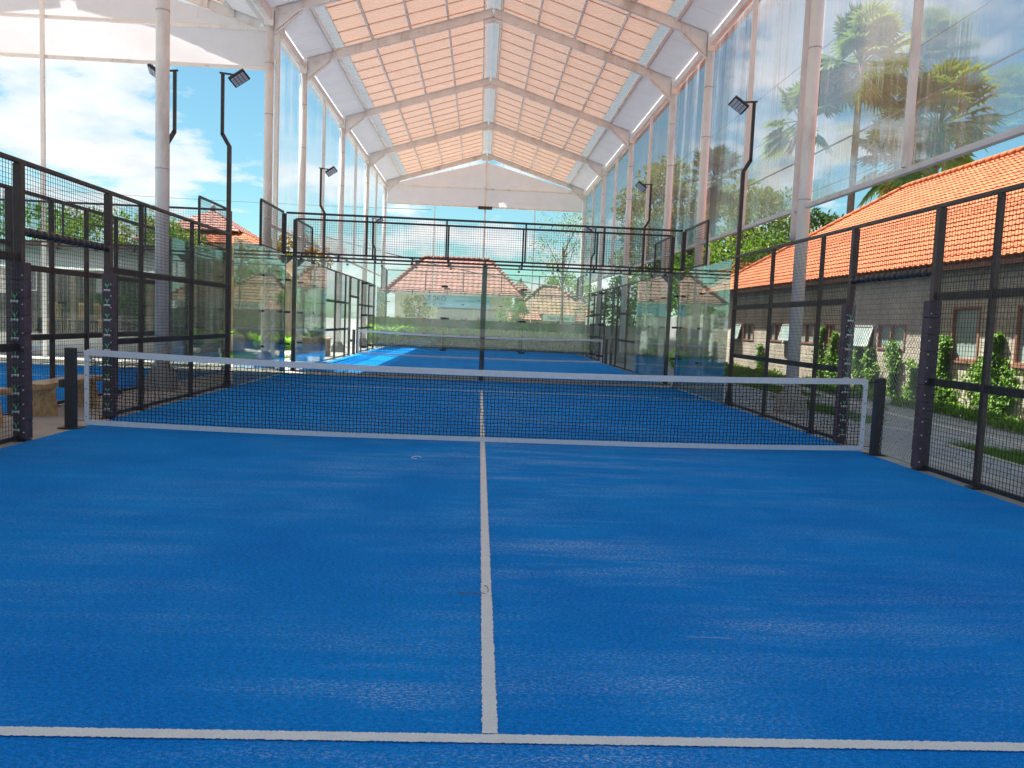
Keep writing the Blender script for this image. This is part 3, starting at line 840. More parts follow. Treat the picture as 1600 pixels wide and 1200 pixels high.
# far gable
def gable(t, cx, y, xe=6.0, side_mull=(-3, 3), board=False, lo=0):
    pts = [(-xe+.15, 8.35), (xe-.15, 8.35), (xe-.15, 9.42), (.0, zr(0)-.42), (-xe+.15, 9.42)]
    pts = [(cx+a, b) for a, b in pts]
    m = MB(); n = 24
    # slightly slack fabric
    vs = []; fs = []
    for i in range(n+1):
        x = -xe+.15+(2*xe-.3)*i/n; zt = 9.42+(zr(0)-.42-9.42)*(1-abs(x)/(xe-.15))
        for k in range(7):
            z = 8.35+(zt-8.35)*k/6
            d = .05*math.sin(math.pi*k/6)*math.sin(i*.7+k*.5)
            vs.append((cx+x, y+d, z))
    for i in range(n):
        for k in range(6): fs.append((i*7+k, i*7+7+k, i*7+8+k, i*7+1+k))
    m.add(vs, fs); m.build('gable_fabric', M['fabric'], t, True)
    MB().bbox(cx-xe+.14, y-.16, 8.29, cx+xe-.14, y-.08, 8.38, .006).build('gable_beam', M['white_steel'], t)
    MB().bbox(cx-xe+.14, y-.16, 9.36, cx+xe-.14, y-.08, 9.45, .006).build('gable_beam', M['white_steel'], t)
    MB().bbox(cx-.05, y-.26, lo, cx+.05, y-.165, zr(0)-.16, .006).build('mullion', M['white_steel'], t)
    for x in side_mull:
        MB().bbox(cx+x-.03, y-.13, lo, cx+x+.03, y-.085, 8.28, .005).build('mullion', M['white_steel'], t)
    m = MB()
    for s in (-1, 1):
        for q in range(5):
            d = 1+q*1.05; m.bar((cx+s*d, y-.1, zr(d)-.15), (cx+s*d, y-.1, zr(d)-.48), .02)
    m.build('hanger', M['white_steel'], t)
gable(H, 0, 37.3)
o = MB().bbox(-.42, 36.92, 8.17, .42, 37.02, 8.36, .01).build('wall_box', M['rust'], H)
H2 = hall(-12.4, [-9, -2, 5, 13], 'neighbouring white hall on the left with a white fabric gable end', (-1,), (-11, 13.5), False, detail=True)
gable(H2, -12.4, 13, xe=6.4, side_mull=())
MB().bbox(-6.1+.0, 12.9, 0, -5.98, 13.02, 9.3, .006).build('end_post', M['white_steel'], H2)
MB().bar((-6.0, 12.7, 8.45), (-6.35, 12.95, 9.2), .05).build('brace', M['white_steel'], H2)

# ------------------------------------------------------------------ benches
def bench(loc, label, ln=1.75):
    t = local_thing('wooden_bench', label, 'bench', loc, 'wooden benches beside the left fence')
    m = MB(); n = 12; vs = []; fs = []
    for i in range(n+1):
        y = -ln/2+ln*i/n
        e = .20+.02*math.sin(i*1.7+loc[1])+.012*math.sin(i*3.9); f = .20+.018*math.sin(i*1.1+2)
        vs += [(-e, y, .455), (f, y, .455), (f-.02, y, .385), (-e+.03, y, .385)]
    for i in range(n):
        for k in range(4):
            j = (k+1) % 4; fs.append((i*4+k, i*4+j, i*4+4+j, i*4+4+k))
    fs += [(3, 2, 1, 0), (n*4, n*4+1, n*4+2, n*4+3)]
    m.add(vs, fs); m.build('seat', M['bench'], t)
    for y in (-ln/2+.32, ln/2-.3):
        m = MB().add([(-.19, y-.04, 0), (.19, y-.04, 0), (.19, y+.04, 0), (-.19, y+.04, 0), (-.15, y-.04, .384), (.15, y-.04, .384), (.15, y+.04, .384), (-.15, y+.04, .384)],
                     [(0, 3, 2, 1), (4, 5, 6, 7), (0, 1, 5, 4), (1, 2, 6, 5), (2, 3, 7, 6), (3, 0, 4, 7)])
        m.build('leg', M['bench'], t)
    return t
def m_wood():
    m, nt, out = newmat('bench_wood'); P = wpos(nt)
    g = noise(nt, P, 3, 6, .6, (9, .8, 6)); g2 = noise(nt, P, 2, 3)
    c = ramp(nt, g, [(.3, (.40, .20, .09)), (.55, (.62, .40, .20)), (.75, (.70, .48, .27))])
    c = mixc(nt, 1, c, ramp(nt, g2, [(.3, (.8, .8, .8)), (.7, (1.05, 1.05, 1.05))]), 'MULTIPLY')
    principled(nt, out, c, .35, bump(nt, g, .15, .004)); return m
M['bench'] = m_wood()
bench((-6.0, 1.62, -.008), 'light wooden bench with a thick slab seat, right behind the left net post')
bench((-6.05, -.72, -.008), 'light wooden bench at the left edge of the photo, behind the near fence', 1.9)

# ------------------------------------------------------------------ tiled roofs
def tile_plane(e0, e1, r0, r1, name, mat, parent, row=.27, col=.21, amp=.03, seg=4):
    """tiled slope: eave e0->e1, ridge r0->r1 (trapezoid)."""
    e0, e1, r0, r1 = map(Vector, (e0, e1, r0, r1))
    u = (e1-e0).normalized(); n = None
    w = (r0-e0); up = (w-u*w.dot(u)).normalized(); nrm = u.cross(up).normalized()
    if nrm.z < 0: nrm = -nrm
    H_ = (r0-e0).dot(up); W = (e1-e0).length
    a0 = (r0-e0).dot(u); a1 = (r1-e0).dot(u)
    rows = max(1, int(round(H_/row)))
    cols = int(W/col*seg)
    vs = []; fs = []; base = 0
    for j in range(rows):
        v0 = H_*j/rows; v1 = H_*(j+1)/rows
        for (v, lift) in ((v0, .035), (v1, 0.0)):
            lo = a0*v/H_; hi = W+(a1-W)*v/H_
            for i in range(cols+1):
                q = W*i/cols; q = min(max(q, lo), hi)
                ph = 2*math.pi*(q/col+.5*(j % 2)*0)
                h = lift+amp*(.5+.5*math.cos(ph))+random.uniform(-.003, .003)
                vs.append(e0+u*q+up*(v-(.03 if lift else -.01))+nrm*h)
        b = 2*j*(cols+1)
        for i in range(cols): fs.append((b+i, b+i+1, b+cols+2+i, b+cols+1+i))
        # front lip of the row
        k = len(vs)
        lo = a0*v0/H_; hi = W+(a1-W)*v0/H_
    m = MB(); m.add(vs, fs)
    # lips
    vs2 = []; fs2 = []
    for j in range(rows):
        b = 2*j*(cols+1)
        for i in range(cols):
            p = vs[b+i]; q = vs[b+i+1]
            n0 = len(vs2); vs2 += [p, q, q-nrm*.045, p-nrm*.045]; fs2.append((n0, n0+1, n0+2, n0+3))
    m.add(vs2, fs2)
    # deck under the tiles
    d = nrm*.05
    m.add([e0-d, e1-d, r1-d, r0-d], [(0, 1, 2, 3)])
    return m.build(name, mat, parent)
def ridge_tiles(m, a, b, r=.11, step=.33):
    a = Vector(a); b = Vector(b); n = max(1, int((b-a).length/step)); d = (b-a)/n
    for i in range(n):
        m.tube([a+d*i, a+d*(i+1.04)], [r, r*.86], 8)

# right-hand house
T_ = thing('tiled_house', 'long block walled house with an orange tiled roof on the right', 'house', (12, 8, 0))
wx = 9.85
# wall with real window openings
wins = [(5.30, 6.20, 1.10, 2.20, 1), (3.35, 4.25, 1.10, 2.20, 1), (.9, 1.8, 1.1, 2.2, 1), (7.95, 9.2, 1.22, 1.84, 2), (9.32, 10.6, 1.22, 1.84, 3), (11.55, 12.15, 1.22, 1.84, 2),
        (12.85, 14.0, 1.24, 1.85, 2), (14.1, 15.2, 1.24, 1.85, 3), (15.3, 16.4, 1.24, 1.85, 2), (17.9, 19.0, 1.2, 1.84, 2), (19.1, 20.2, 1.2, 1.84, 3), (-2.6, -1.7, 1.1, 2.2, 1)]
m = MB(); ys = sorted(wins); y = -6.0
for (a, b, z0, z1, k) in ys:
    m.box(wx, y, -.02, wx+.2, a, 3.25); m.box(wx, a, -.02, wx+.2, b, z0); m.box(wx, a, z1, wx+.2, b, 3.25); y = b
m.box(wx, y, -.02, wx+.2, 22.9, 3.25)
m.build('wall', M['block'], T_)
MB().box(wx+.2, 22.7, -.02, 18.8, 22.9, 3.25).build('end_wall', M['block'], T_)
MB().box(wx+.9, -6, -.02, wx+1.0, 22.6, 3.2).build('inner_wall', M['concrete_dark'], T_)
for (a, b, z0, z1, k) in ys:
    m = MB(); f = .05; o = -.02
    m.box(wx+o, a, z0, wx+.1, a+f, z1); m.box(wx+o, b-f, z0, wx+.1, b, z1); m.box(wx+o, a+f, z1-f, wx+.1, b-f, z1); m.box(wx+o, a+f, z0, wx+.1, b-f, z0+f)
    if k == 1: m.box(wx-.05, a-.04, z0-.045, wx+.06, b+.04, z0-.003)
    fr = m.build('window', M['brown'] if k != 3 else M['kerb'], T_)
    if k == 3:
        # top-hung sash, tilted open
        th = R(14); H_ = z1-z0-.1; dx = -math.sin(th)*H_; dz = math.cos(th)*H_; zt = z1-.05
        def sp(y, u, off=0): return (wx-.03+dx*u+off*math.cos(th)*-1, y, zt-dz*u)
        MB().add([sp(a+.05, 0), sp(b-.05, 0), sp(b-.05, 1), sp(a+.05, 1), sp(a+.05, 0, .02), sp(b-.05, 0, .02), sp(b-.05, 1, .02), sp(a+.05, 1, .02)],
                 [(0, 1, 2, 3), (7, 6, 5, 4), (0, 4, 5, 1), (1, 5, 6, 2), (2, 6, 7, 3), (3, 7, 4, 0)]).build('sash', M['pane'], fr)
        mm = MB()
        for p, q in (((a+.05, 0), (b-.05, 0)), ((a+.05, 1), (b-.05, 1)), ((a+.05, 0), (a+.05, 1)), ((b-.05, 0), (b-.05, 1))):
            mm.bar(sp(p[0], p[1], .02), sp(q[0], q[1], .02), .045, .03)
        mm.build('sash_frame', M['kerb'], fr)
    else:
        MB().box(wx+.05, a+f, z0+f, wx+.06, b-f, z1-f).build('pane', M['pane'], fr)
        if k == 2: MB().bbox(wx-.03, a+(b-a)*.5-.02, z0+f, wx+.08, a+(b-a)*.5+.02, z1-f, .004).build('mullion', M['brown'], fr)
MB().box(wx-.03, 5.55, 2.55, wx+.02, 5.75, 2.72).build('air_vent', M['concrete_dark'], T_)
ev = 3.08; ex = 9.4; hy = 23.3; D = 5.6; SL = .68
ri = (ex+D, hy-D, ev+D*SL)
tile_plane((ex, -8, ev), (ex, hy, ev), (ex+D, -8, ev+D*SL), ri, 'roof', M['tile'], T_)
tile_plane((ex, hy, ev), (ex+2*D, hy, ev), ri, (ri[0]+.01, ri[1], ri[2]), 'hip_roof', M['tile'], T_)
tile_plane((ex+2*D, hy, ev), (ex+2*D, -8, ev), ri, (ex+D, -8, ev+D*SL), 'rear_roof', M['tile'], T_, .5, .42)
m = MB(); ridge_tiles(m, (ex+.03, hy-.03, ev+.06), (ri[0], ri[1], ri[2]+.06)); ridge_tiles(m, (ri[0], -8, ri[2]+.06), (ri[0], ri[1], ri[2]+.06))
m.build('ridge_tile', M['tile'], T_, True)
m = MB().box(ex+.04, -8, ev-.14, ex+.07, hy, ev-.005); m.build('fascia', M['brown'], T_)
m = MB()
y = -7.8
while y < 22: m.bar((ex+.08, y, ev-.02), (wx+.1, y, ev+.5*SL), .05, .09); y += .6
m.build('eave_rafter', M['brown'], T_)
m = MB().add([(ex+.06, -8, ev+.0), (ex+.06, hy, ev+.0), (wx+.3, hy, ev+.7*SL), (wx+.3, -8, ev+.7*SL)], [(0, 1, 2, 3)]); m.build('eave_board', M['walltan'], T_)

# ------------------------------------------------------------------ plants
def leaf(m, c, d, n, L_, W_):
    """pointed leaf from c along d, 4 verts"""
    d = Vector(d).normalized(); n = Vector(n); s = d.cross(n)
    if s.length < 1e-4: s = d.cross(Vector((1, .2, .1)))
    s.normalize(); c = Vector(c); k = d.cross(s)*W_*.25
    m.add([c, c+d*L_*.45+s*W_/2+k, c+d*L_, c+d*L_*.45-s*W_/2+k], [(0, 1, 2, 3)])
def rv(a=1): return Vector((random.uniform(-a, a), random.uniform(-a, a), random.uniform(-a, a)))
def ball():
    while True:
        v = rv()
        if v.length < 1: return v
def make_tree(name, label, cat, loc, h, crown, ncl, per, ls, mat, trunk_r=.14, cr=.6, base=.35, group=None, droop=0, lw=.45):
    t = local_thing(name, label, cat, loc, group)
    cen = []
    for i in range(ncl):
        b = ball(); b = b.normalized()*(b.length**.45)
        cen.append(Vector((b.x*crown[0], b.y*crown[1], h-crown[2]+b.z*crown[2])))
    m = MB()
    for c in cen:
        q = random.uniform(.55, 1.25)*cr
        for _ in range(int(per*random.uniform(.6, 1.3))):
            b = ball(); p = c+Vector((b.x*q, b.y*q, b.z*q*.7))
            d = (b+rv(.8)+Vector((0, 0, .1-droop))).normalized()
            leaf(m, p, d, rv(), ls*random.uniform(.6, 1.3), ls*lw*random.uniform(.8, 1.2))
    m.build('crown', mat, t)
    m = MB(); top = Vector((random.uniform(-.2, .2), random.uniform(-.2, .2), h-crown[2]*1.1))
    m.tube([(0, 0, -.05), (top.x*.4, top.y*.5, top.z*.5), top], [trunk_r, trunk_r*.75, trunk_r*.5], 8)
    for c in random.sample(cen, min(len(cen), 14)):
        st = Vector((top.x*.6, top.y*.6, top.z*random.uniform(.55, 1)))
        md = (st+c)/2+Vector((0, 0, -.1))+rv(.15)
        m.tube([st, md, c], [trunk_r*.4, trunk_r*.22, trunk_r*.07], 5, False)
    m.build('trunk', M['trunk'], t)
    return t
def fan_palm(name, label, loc, h, n=30, size=1.0, lean=(0, 0), mat=None, cl=1.9):
    t = local_thing(name, label, 'palm tree', loc, 'tall fan palms behind the orange roofed house')
    m = MB()
    top = Vector((lean[0], lean[1], h))
    for i in range(n):
        a = random.uniform(0, 2*math.pi); el = R(random.choice([75, 60, 45, 30, 15, 0, -20, -45]) + random.uniform(-8, 8))
        d = Vector((math.cos(a)*math.cos(el), math.sin(a)*math.cos(el), math.sin(el)))
        pl = size*random.uniform(.9, 1.5); b = top+d*pl
        m.bar(top, b, .04)
        side = d.cross(Vector((0, 0, 1))).normalized(); up = side.cross(d).normalized()
        nl = 26
        for k in range(nl):
            th = R(-125+250*k/(nl-1)); w = (d*math.cos(th)+side*math.sin(th)).normalized()
            Ln = size*random.uniform(.95, 1.2)*(1-.18*abs(th)/2)
            tip = b+w*Ln+Vector((0, 0, -Ln*.22*random.uniform(.5, 1.4)))+up*.1
            mid = b+w*Ln*.55+up*.08
            s2 = w.cross(up).normalized()*.085*size
            nn = len(m.v); m.add([b, mid+s2, tip, mid-s2], [(0, 1, 2, 3)])
    m.build('crown', mat or M['palmleaf'], t)
    m = MB(); m.tube([(0, 0, 0), (lean[0]*.3, lean[1]*.3, h*.5), top], [.2, .17, .15], 10)
    m.build('trunk', M['trunk'], t, True)
    m = MB()
    for i in range(3):
        a = random.uniform(0, 6.28); d = Vector((math.cos(a)*.5, math.sin(a)*.5, -1)).normalized()
        for k in range(8): leaf(m, top+Vector((0, 0, -.3)), d+rv(.35), rv(), 1.5*size, .14)
    m.build('dead_frond', M['thatch'], t)
    return t
fan_palm('fan_palm', 'tallest fan palm behind the clear curtain, with a round crown near the photo top', (17.9, 28, 0), 14.6, 48, 1.3)
fan_palm('fan_palm', 'broad fan palm right of the tallest one, beside the pale curtain mullion', (22.0, 28, 0), 12.0, 50, 1.4)
fan_palm('fan_palm', 'lower fan palm between the two tall ones, with a ragged crown', (19.6, 27, 0), 9.8, 34, 1.1)
fan_palm('fan_palm', 'fan palm left of the tallest one, partly hidden by the near right column', (15.4, 28.6, 0), 12.0, 18, 1.05)
fan_palm('fan_palm', 'short fan palm whose frond tips stick out just above the orange roof', (20.0, 24, 0), 6.5, 22, .9)
fan_palm('fan_palm', 'dark slim palm seen in the gap beside the second right column', (11.4, 29, 0), 9.0, 22, .8, mat=M['leafdark'])

make_tree('leafy_tree', 'bright green bushy tree at the hip end of the orange roof', 'tree', (12.3, 26, 0), 6.1, (2.3, 1.8, 1.9), 60, 75, .24, M['leaf2'], .16, .55)
make_tree('leafy_tree', 'dense green tree left of the orange roof, behind the second right column', 'tree', (9.6, 26.5, 0), 5.3, (1.7, 1.5, 1.6), 50, 75, .2, M['leaf'], .14, .5)
make_tree('leafy_tree', 'small green tree peeping over the orange roof right of the near column', 'tree', (14.6, 25.5, 0), 7.0, (1.9, 1.6, 1.5), 40, 70, .22, M['leafdark'], .15, .5)
make_tree('leafy_tree', 'low tree with orange tinged leaves just above the end of the orange roof', 'tree', (11.5, 24.3, 0), 4.5, (1.3, 1.1, .9), 30, 70, .16, M['leafred'], .1, .4)
make_tree('tall_tree', 'pale olive tall tree blurred behind the curtain right of the flood light', 'tree', (15.2, 35, 0), 9.8, (3.6, 2.8, 3.6), 110, 120, .30, M['olive'], .25, .9)
make_tree('tall_tree', 'pale olive tall tree blurred behind the curtain beside the third right column', 'tree', (10.6, 36, 0), 11.0, (2.6, 2.6, 4.2), 110, 120, .30, M['olive'], .22, .9)
make_tree('leafy_tree', 'green tree at the far right corner of the farther court', 'tree', (8.3, 33.6, 0), 4.6, (1.7, 1.4, 1.7), 40, 70, .2, M['leaf2'], .1, .5)
make_tree('airy_tree', 'thin leaved airy tree below the right end of the far gable', 'tree', (5.2, 39.5, 0), 8.9, (2.0, 1.6, 2.3), 46, 26, .20, M['olive'], .1, .75, droop=.3, lw=.35)
make_tree('leafy_tree', 'small yellow green bush between the two far houses', 'tree', (1.9, 39.5, 0), 2.9, (.9, .7, .8), 22, 60, .14, M['leaf2'], .07, .35)
make_tree('leafy_tree', 'rounded green tree behind the brown roofed far house', 'tree', (6.8, 48, 0), 5.6, (1.8, 1.4, 1.4), 34, 60, .22, M['leaf2'], .12, .5)
make_tree('frangipani_tree', 'pale flowering small tree in front of the far white shop', 'tree', (-3.7, 36, 0), 2.9, (.9, .7, .65), 20, 40, .16, M['olive'], .06, .35)
make_tree('leafy_tree', 'yellow green tree behind the cafe roof at the far left', 'tree', (-18.2, 28, 0), 5.9, (2.6, 2, 2.0), 50, 75, .24, M['leaf2'], .15, .55)
make_tree('leafy_tree', 'grey green tree behind the cafe roof, left of the pale column', 'tree', (-15.0, 27, 0), 5.6, (2.0, 1.6, 1.6), 44, 75, .22, M['olive'], .14, .5)
make_tree('leafy_tree', 'dark green tree just left of the red pyramid roof', 'tree', (-13.4, 24.5, 0), 4.9, (1.4, 1.2, 1.1), 34, 70, .2, M['leaf'], .12, .45)
make_tree('leafy_tree', 'leafy shrub tree with orange tips above the thatched roof', 'tree', (-9.6, 29.5, 0), 5.4, (1.8, 1.2, 1.5), 44, 75, .2, M['leafred'], .12, .5)
make_tree('leafy_tree', 'green tree directly behind the thatched roof', 'tree', (-10.7, 29, 0), 4.9, (1.8, 1.0, 1.2), 40, 75, .2, M['leaf2'], .12, .5)
make_tree('leafy_tree', 'large loose tree at the left edge, above the cafe roof', 'tree', (-22.5, 30, 0), 6.5, (2.6, 2, 2.2), 44, 70, .26, M['leaf'], .16, .6)

# vines on the block wall
vines = [(12.2, .25, .35, 1.75, 300), (11.35, .42, .1, 1.58, 650), (9.95, .30, .1, 1.2, 420), (9.3, .36, .05, 1.25, 500), (8.25, .36, .0, 1.42, 560), (7.4, .2, .2, 1.05, 200),
         (6.3, .46, .0, 1.58, 1100), (4.65, .66, -.02, 1.65, 2000), (2.6, .3, 0, 1.3, 500), (16.9, .3, .0, 1.1, 250)]
vlab = ['thin vine climbing beside the middle windows of the block wall', 'bushy vine behind the padded gate post with marks', 'short vine under the open window of the block wall, left strand',
        'short vine under the window, left of the right net post', 'slender vine directly behind the right net post', 'small sparse vine between net post and near gate post',
        'tall thick vine left of the narrow brown framed window', 'tallest broad vine between the two narrow brown framed windows', 'vine at the near end of the block wall, right of the last window', 'small vine near the far end of the block wall']
for (y, w, z0, z1, n), lb in zip(vines, vlab):
    m = MB(); n = int(n*2.2)
    for i in range(n):
        f = random.random(); z = z0+(z1-z0)*f
        ww = w*(.55+.45*math.sin(f*7+y))*(1.15-.75*f**2)
        yy = y+random.gauss(0, .55)*ww+.08*math.sin(f*6+y)
        x = wx-.03-abs(random.gauss(0, .07))
        leaf(m, (x, yy, max(z, .01)), (random.uniform(-.6, -.1), random.uniform(-1, 1), random.uniform(-1, .5)), (-1, random.uniform(-.5, .5), random.uniform(-.3, .9)), random.uniform(.06, .11), random.uniform(.05, .085))
    t = thing('climbing_vine', lb, 'vine', (wx-.05, y, 0), 'vines climbing the block wall')
    m.build('foliage', M['vine'], t)
    m = MB()
    for k in range(3):
        m.tube([(wx-.012, y+.05*k-.05, 0), (wx-.014, y+.08*math.sin(k+1), (z0+z1)/2), (wx-.012, y+.1*(k-1), z1-.1)], .008, 5)
    m.build('stem', M['trunk'], t)
# ground cover at the foot of the wall
def cover(name, x0f, x1f, ya, yb, n, h, ls, mat, label):
    m = MB()
    for i in range(n):
        y = random.uniform(ya, yb); a = x0f(y); b = x1f(y)
        x = random.uniform(a, b); hh = h*(.4+.6*abs(math.sin(y*2.3+1)*math.sin(y*.9)))*random.random()
        d = Vector((random.uniform(-.7, .7), random.uniform(-.7, .7), random.uniform(.1, 1)))
        leaf(m, (x, y, hh*.8), d, rv(), ls*random.uniform(.6, 1.3), ls*.55)
    o = m.build(name, mat); struct(o, 'stuff', label, 'ground cover'); return o
cover('ground_cover', lambda y: 9.35-.25*math.sin(y*.8)+(-.25 if y < 8 else 0), lambda y: 9.83, -2, 13.5, 9000, .28, .10, M['vine'], 'green creeping plants along the foot of the block wall')
cover('ground_cover', lambda y: 7.9, lambda y: 9.8, 13.5, 22, 7000, .35, .13, M['leaf2'], 'low green plants along the far part of the block wall')
def grass(name, poly, n, label, h=.09):
    import itertools
    xs = [p[0] for p in poly]; ys = [p[1] for p in poly]; m = MB(); k = 0
    def inside(x, y):
        c = False; j = len(poly)-1
        for i in range(len(poly)):
            if (poly[i][1] > y) != (poly[j][1] > y) and x < (poly[j][0]-poly[i][0])*(y-poly[i][1])/(poly[j][1]-poly[i][1])+poly[i][0]: c = not c
            j = i
        return c
    while k < n:
        x = random.uniform(min(xs), max(xs)); y = random.uniform(min(ys), max(ys))
        if not inside(x, y): continue
        k += 1
        a = random.uniform(0, 6.28); w = .006; hh = h*random.uniform(.4, 1.2)
        dx, dy = math.cos(a)*w, math.sin(a)*w
        m.add([(x-dx, y-dy, -.004), (x+dx, y+dy, -.004), (x+random.uniform(-.04, .04), y+random.uniform(-.04, .04), hh)], [(0, 1, 2)])
    struct(m.build(name, M['grass']), 'stuff', label, 'grass')
    mm = MB(); mm.add([(p[0], p[1], -.002) for p in poly], [tuple(range(len(poly)))])
    struct(mm.build('grass_bed', M['grassbed']))
    # pale edging
    mm = MB()
    for p, q in zip(poly, poly[1:]+poly[:1]): mm.bar((p[0], p[1], .004), (q[0], q[1], .004), .05, .02)
    struct(mm.build('edging', M['kerb']))
M['grassbed'] = simple('grass_bed_mat', (.12, .16, .06), .95, .3, 5, .5)
grass('grass_patch', [(6.45, -3.2), (7.75, -2.6), (7.5, .3), (6.75, 1.2)], 9000, 'triangular grass patch behind the near right fence')
grass('grass_patch', [(6.65, 3.3), (7.25, 3.7), (7.25, 7.4), (6.8, 8.2), (6.5, 6.0)], 6500, 'grass strip behind the right gate netting')
grass('grass_patch', [(7.4, 9.0), (8.4, 8.6), (8.5, 14), (7.2, 14)], 5000, 'grass strip beyond the near right column')
grass('grass_patch', [(-9.0, 13.2), (-6.4, 13.2), (-6.5, 17.5), (-9.2, 19)], 5000, 'small lawn beyond the far left glass corner', .12)
struct(MB().tube([(9.25, -3.0, 0), (7.9, 1.0, 0), (8.1, 4.9, 0), (8.9, 11.0, 0), (8.6, 13.2, 0)], .035, 6).build('edging', M['kerb']))
struct(MB().tube([(6.0, 5.2, -.005), (6.9, 3.0, -.005), (7.6, 1.8, -.005)], .02, 6).build('edging', M['kerb']))

# flowering plants along the far wall
def canna_mesh(n, h, flow):
    a = MB()
    for i in range(n):
        an = random.uniform(0, 6.28); sp = random.uniform(.0, .16)
        b = Vector((math.cos(an)*sp, math.sin(an)*sp, .02)); d = Vector((math.cos(an)*.55, math.sin(an)*.55, 1))
        ln = h*random.uniform(.55, 1)
        b2 = b+Vector((0, 0, h*.15*random.random()))
        s = Vector((-math.sin(an), math.cos(an), 0))*.085
        p1 = b2+d*ln*.5; p2 = b2+d*ln*.8+Vector((math.cos(an), math.sin(an), 0))*.08*h; p3 = p2+Vector((math.cos(an)*.2, math.sin(an)*.2, -.02))*h
        a.add([b2-s*.3, b2+s*.3, p1+s, p1-s], [(0, 1, 2, 3)]); a.add([p1-s, p1+s, p2+s*.8, p2-s*.8], [(0, 1, 2, 3)]); a.add([p2-s*.8, p2+s*.8, p3], [(0, 1, 2)])
    return a
protos = []
place = ['at the left end of', 'second from the left end of', 'third from the left end of', 'fourth from the left end of', 'fifth from the left end of', 'sixth from the left end of', 'seventh from the left end of', 'eighth from the left end of',
         'just left of the middle of', 'at the middle of', 'just right of the middle of', 'eighth from the right end of', 'seventh from the right end of', 'sixth from the right end of', 'fifth from the right end of', 'fourth from the right end of', 'third from the right end of', 'second from the right end of', 'at the right end of']
for i, pl in enumerate(place):
    x = -5.7+i*.62+random.uniform(-.1, .1); fl = i in (2, 4, 5, 7, 8, 9, 13, 16); h = random.uniform(1.05, 1.35)
    t = local_thing('canna_plant', ('orange flowered' if fl else 'green leafy')+' clump '+pl+' the row below the far grey wall', 'plant', (x, 32.25+random.uniform(-.12, .12), 0), 'canna clumps along the far wall', random.uniform(0, 6))
    canna_mesh(38, h*1.12, fl).build('foliage', M['canna'], t)
    if fl:
        m = MB()
        for q in range(2):
            px, py = random.uniform(-.1, .1), random.uniform(-.1, .1); hh = h*random.uniform(1.15, 1.35)
            m.mi = 0; m.tube([(px, py, h*.4), (px, py, hh)], .008, 5)
            m.mi = 1
            for k in range(9): leaf(m, (px, py, hh-.05+random.uniform(-.06, .08)), rv()+Vector((0, 0, 1.2)), rv(), .17, .06)
        m.build('flower', [M['canna'], M['orange']], t)
cover('ground_cover', lambda y: -5.8, lambda y: 6.4, 31.95, 32.6, 5200, .62, .34, M['canna'], 'leafy undergrowth below the canna row')
for i, (x, y, h) in enumerate([(7.0, 20.5, 1.0), (7.4, 17.2, .9), (-10.2, 21.5, .9), (-9.0, 22.6, 1.0), (-7.8, 23.2, .9), (-12.4, 14.9, .8)]):
    lb = ['leafy plant at the right of the farther court, near the wooden stake', 'leafy plant nearer the glass, beside the block wall path', 'yellow green plant at the left of the thatched hut wall',
          'green plant in front of the thatched hut wall', 'green plant at the right corner of the thatched hut', 'potted looking plant before the cafe deck'][i]
    t = local_thing('garden_plant', lb, 'plant', (x, y, 0)); a = MB()
    for q in range(5):
        dx, dy = random.uniform(-.45, .45), random.uniform(-.35, .35); c = canna_mesh(16, h*random.uniform(.6, 1), False)
        a.add([(v[0]+dx, v[1]+dy, v[2]) for v in c.v], c.f)
    a.build('foliage', M['canna'] if i != 2 else M['leaf2'], t)

# ------------------------------------------------------------------ walls, far houses
t = thing('boundary_wall', 'weathered grey concrete wall behind the row of cannas', 'wall', (0, 33, 0))
MB().bbox(-6.2, 33, 0, 8.7, 33.18, 1.5, .01).build('wall', M['concrete_dark2'] if 'concrete_dark2' in M else M['concrete'], t)
MB().bbox(-6.2, 32.96, 1.502, 8.7, 33.22, 1.56, .01).build('coping', M['concrete'], t)
t = thing('garden_wall', 'grey concrete side wall right of the farther court', 'wall', (9.4, 28, 0))
MB().bbox(9.3, 22.5, 0, 9.5, 33.2, 2.1, .01).build('wall', M['concrete_dark'], t)
tag(MB().bbox(7.66, 19.3, 0, 7.78, 19.42, 1.75, .02).build('wooden_stake', M['tan_wood']), 'pale wooden stake standing beside the far end of the block wall', 'post')
tag(MB().tube([(6.75, 13.6, 0), (6.75, 13.6, 4.0)], .035, 10).build('white_pole', M['white']), 'thin white pole seen through glass beside the second right column', 'pole')

# shop
T2 = thing('shop_building', 'white shop with a pale blue sign and a red tiled roof beyond the far wall', 'shop', (-2, 44, 0))
MB().box(-5.75, 42, 0, 2.0, 42.2, 3.2).build('wall', M['wallcream'], T2)
MB().box(-5.75, 42.2, 0, -5.55, 48, 3.2).build('side_wall', M['wallcream'], T2)
MB().box(1.8, 42.2, 0, 2.0, 48, 3.2).build('side_wall', M['wallcream'], T2)
for a, b in ((-2.9, -.55), (-.45, 1.55)):
    m = MB()
    k = 0; z = .3
    while z < 2.2: m.box(a, 41.93, z, b, 41.97, z+.10); z += .115
    s_ = m.build('shutter', M['shutter'], T2)
    MB().box(a-.04, 41.90, 2.24, b+.04, 41.98, 2.3).build('shutter_box', M['cafe_post'], s_)
sg = MB().bbox(-3.75, 41.80, 2.36, .55, 41.88, 3.14, .01).build('shop_sign', M['signblue'], T2)
m = MB(); wall_text(m, 'TOKO', .42, -2.98, 41.79, 2.90, sx=1.05); wall_text(m, 'MURAH', .24, .08, 41.79, 2.84); m.build('lettering', M['signtext'], sg)
m = MB(); wall_text(m, 'sembako  segar', .17, -3.0, 41.79, 2.6); wall_text(m, 'buah  sayur  sembako', .15, -1.05, 41.79, 2.82); m.build('small_lettering', M['signdeep'], sg)
ez = 3.3
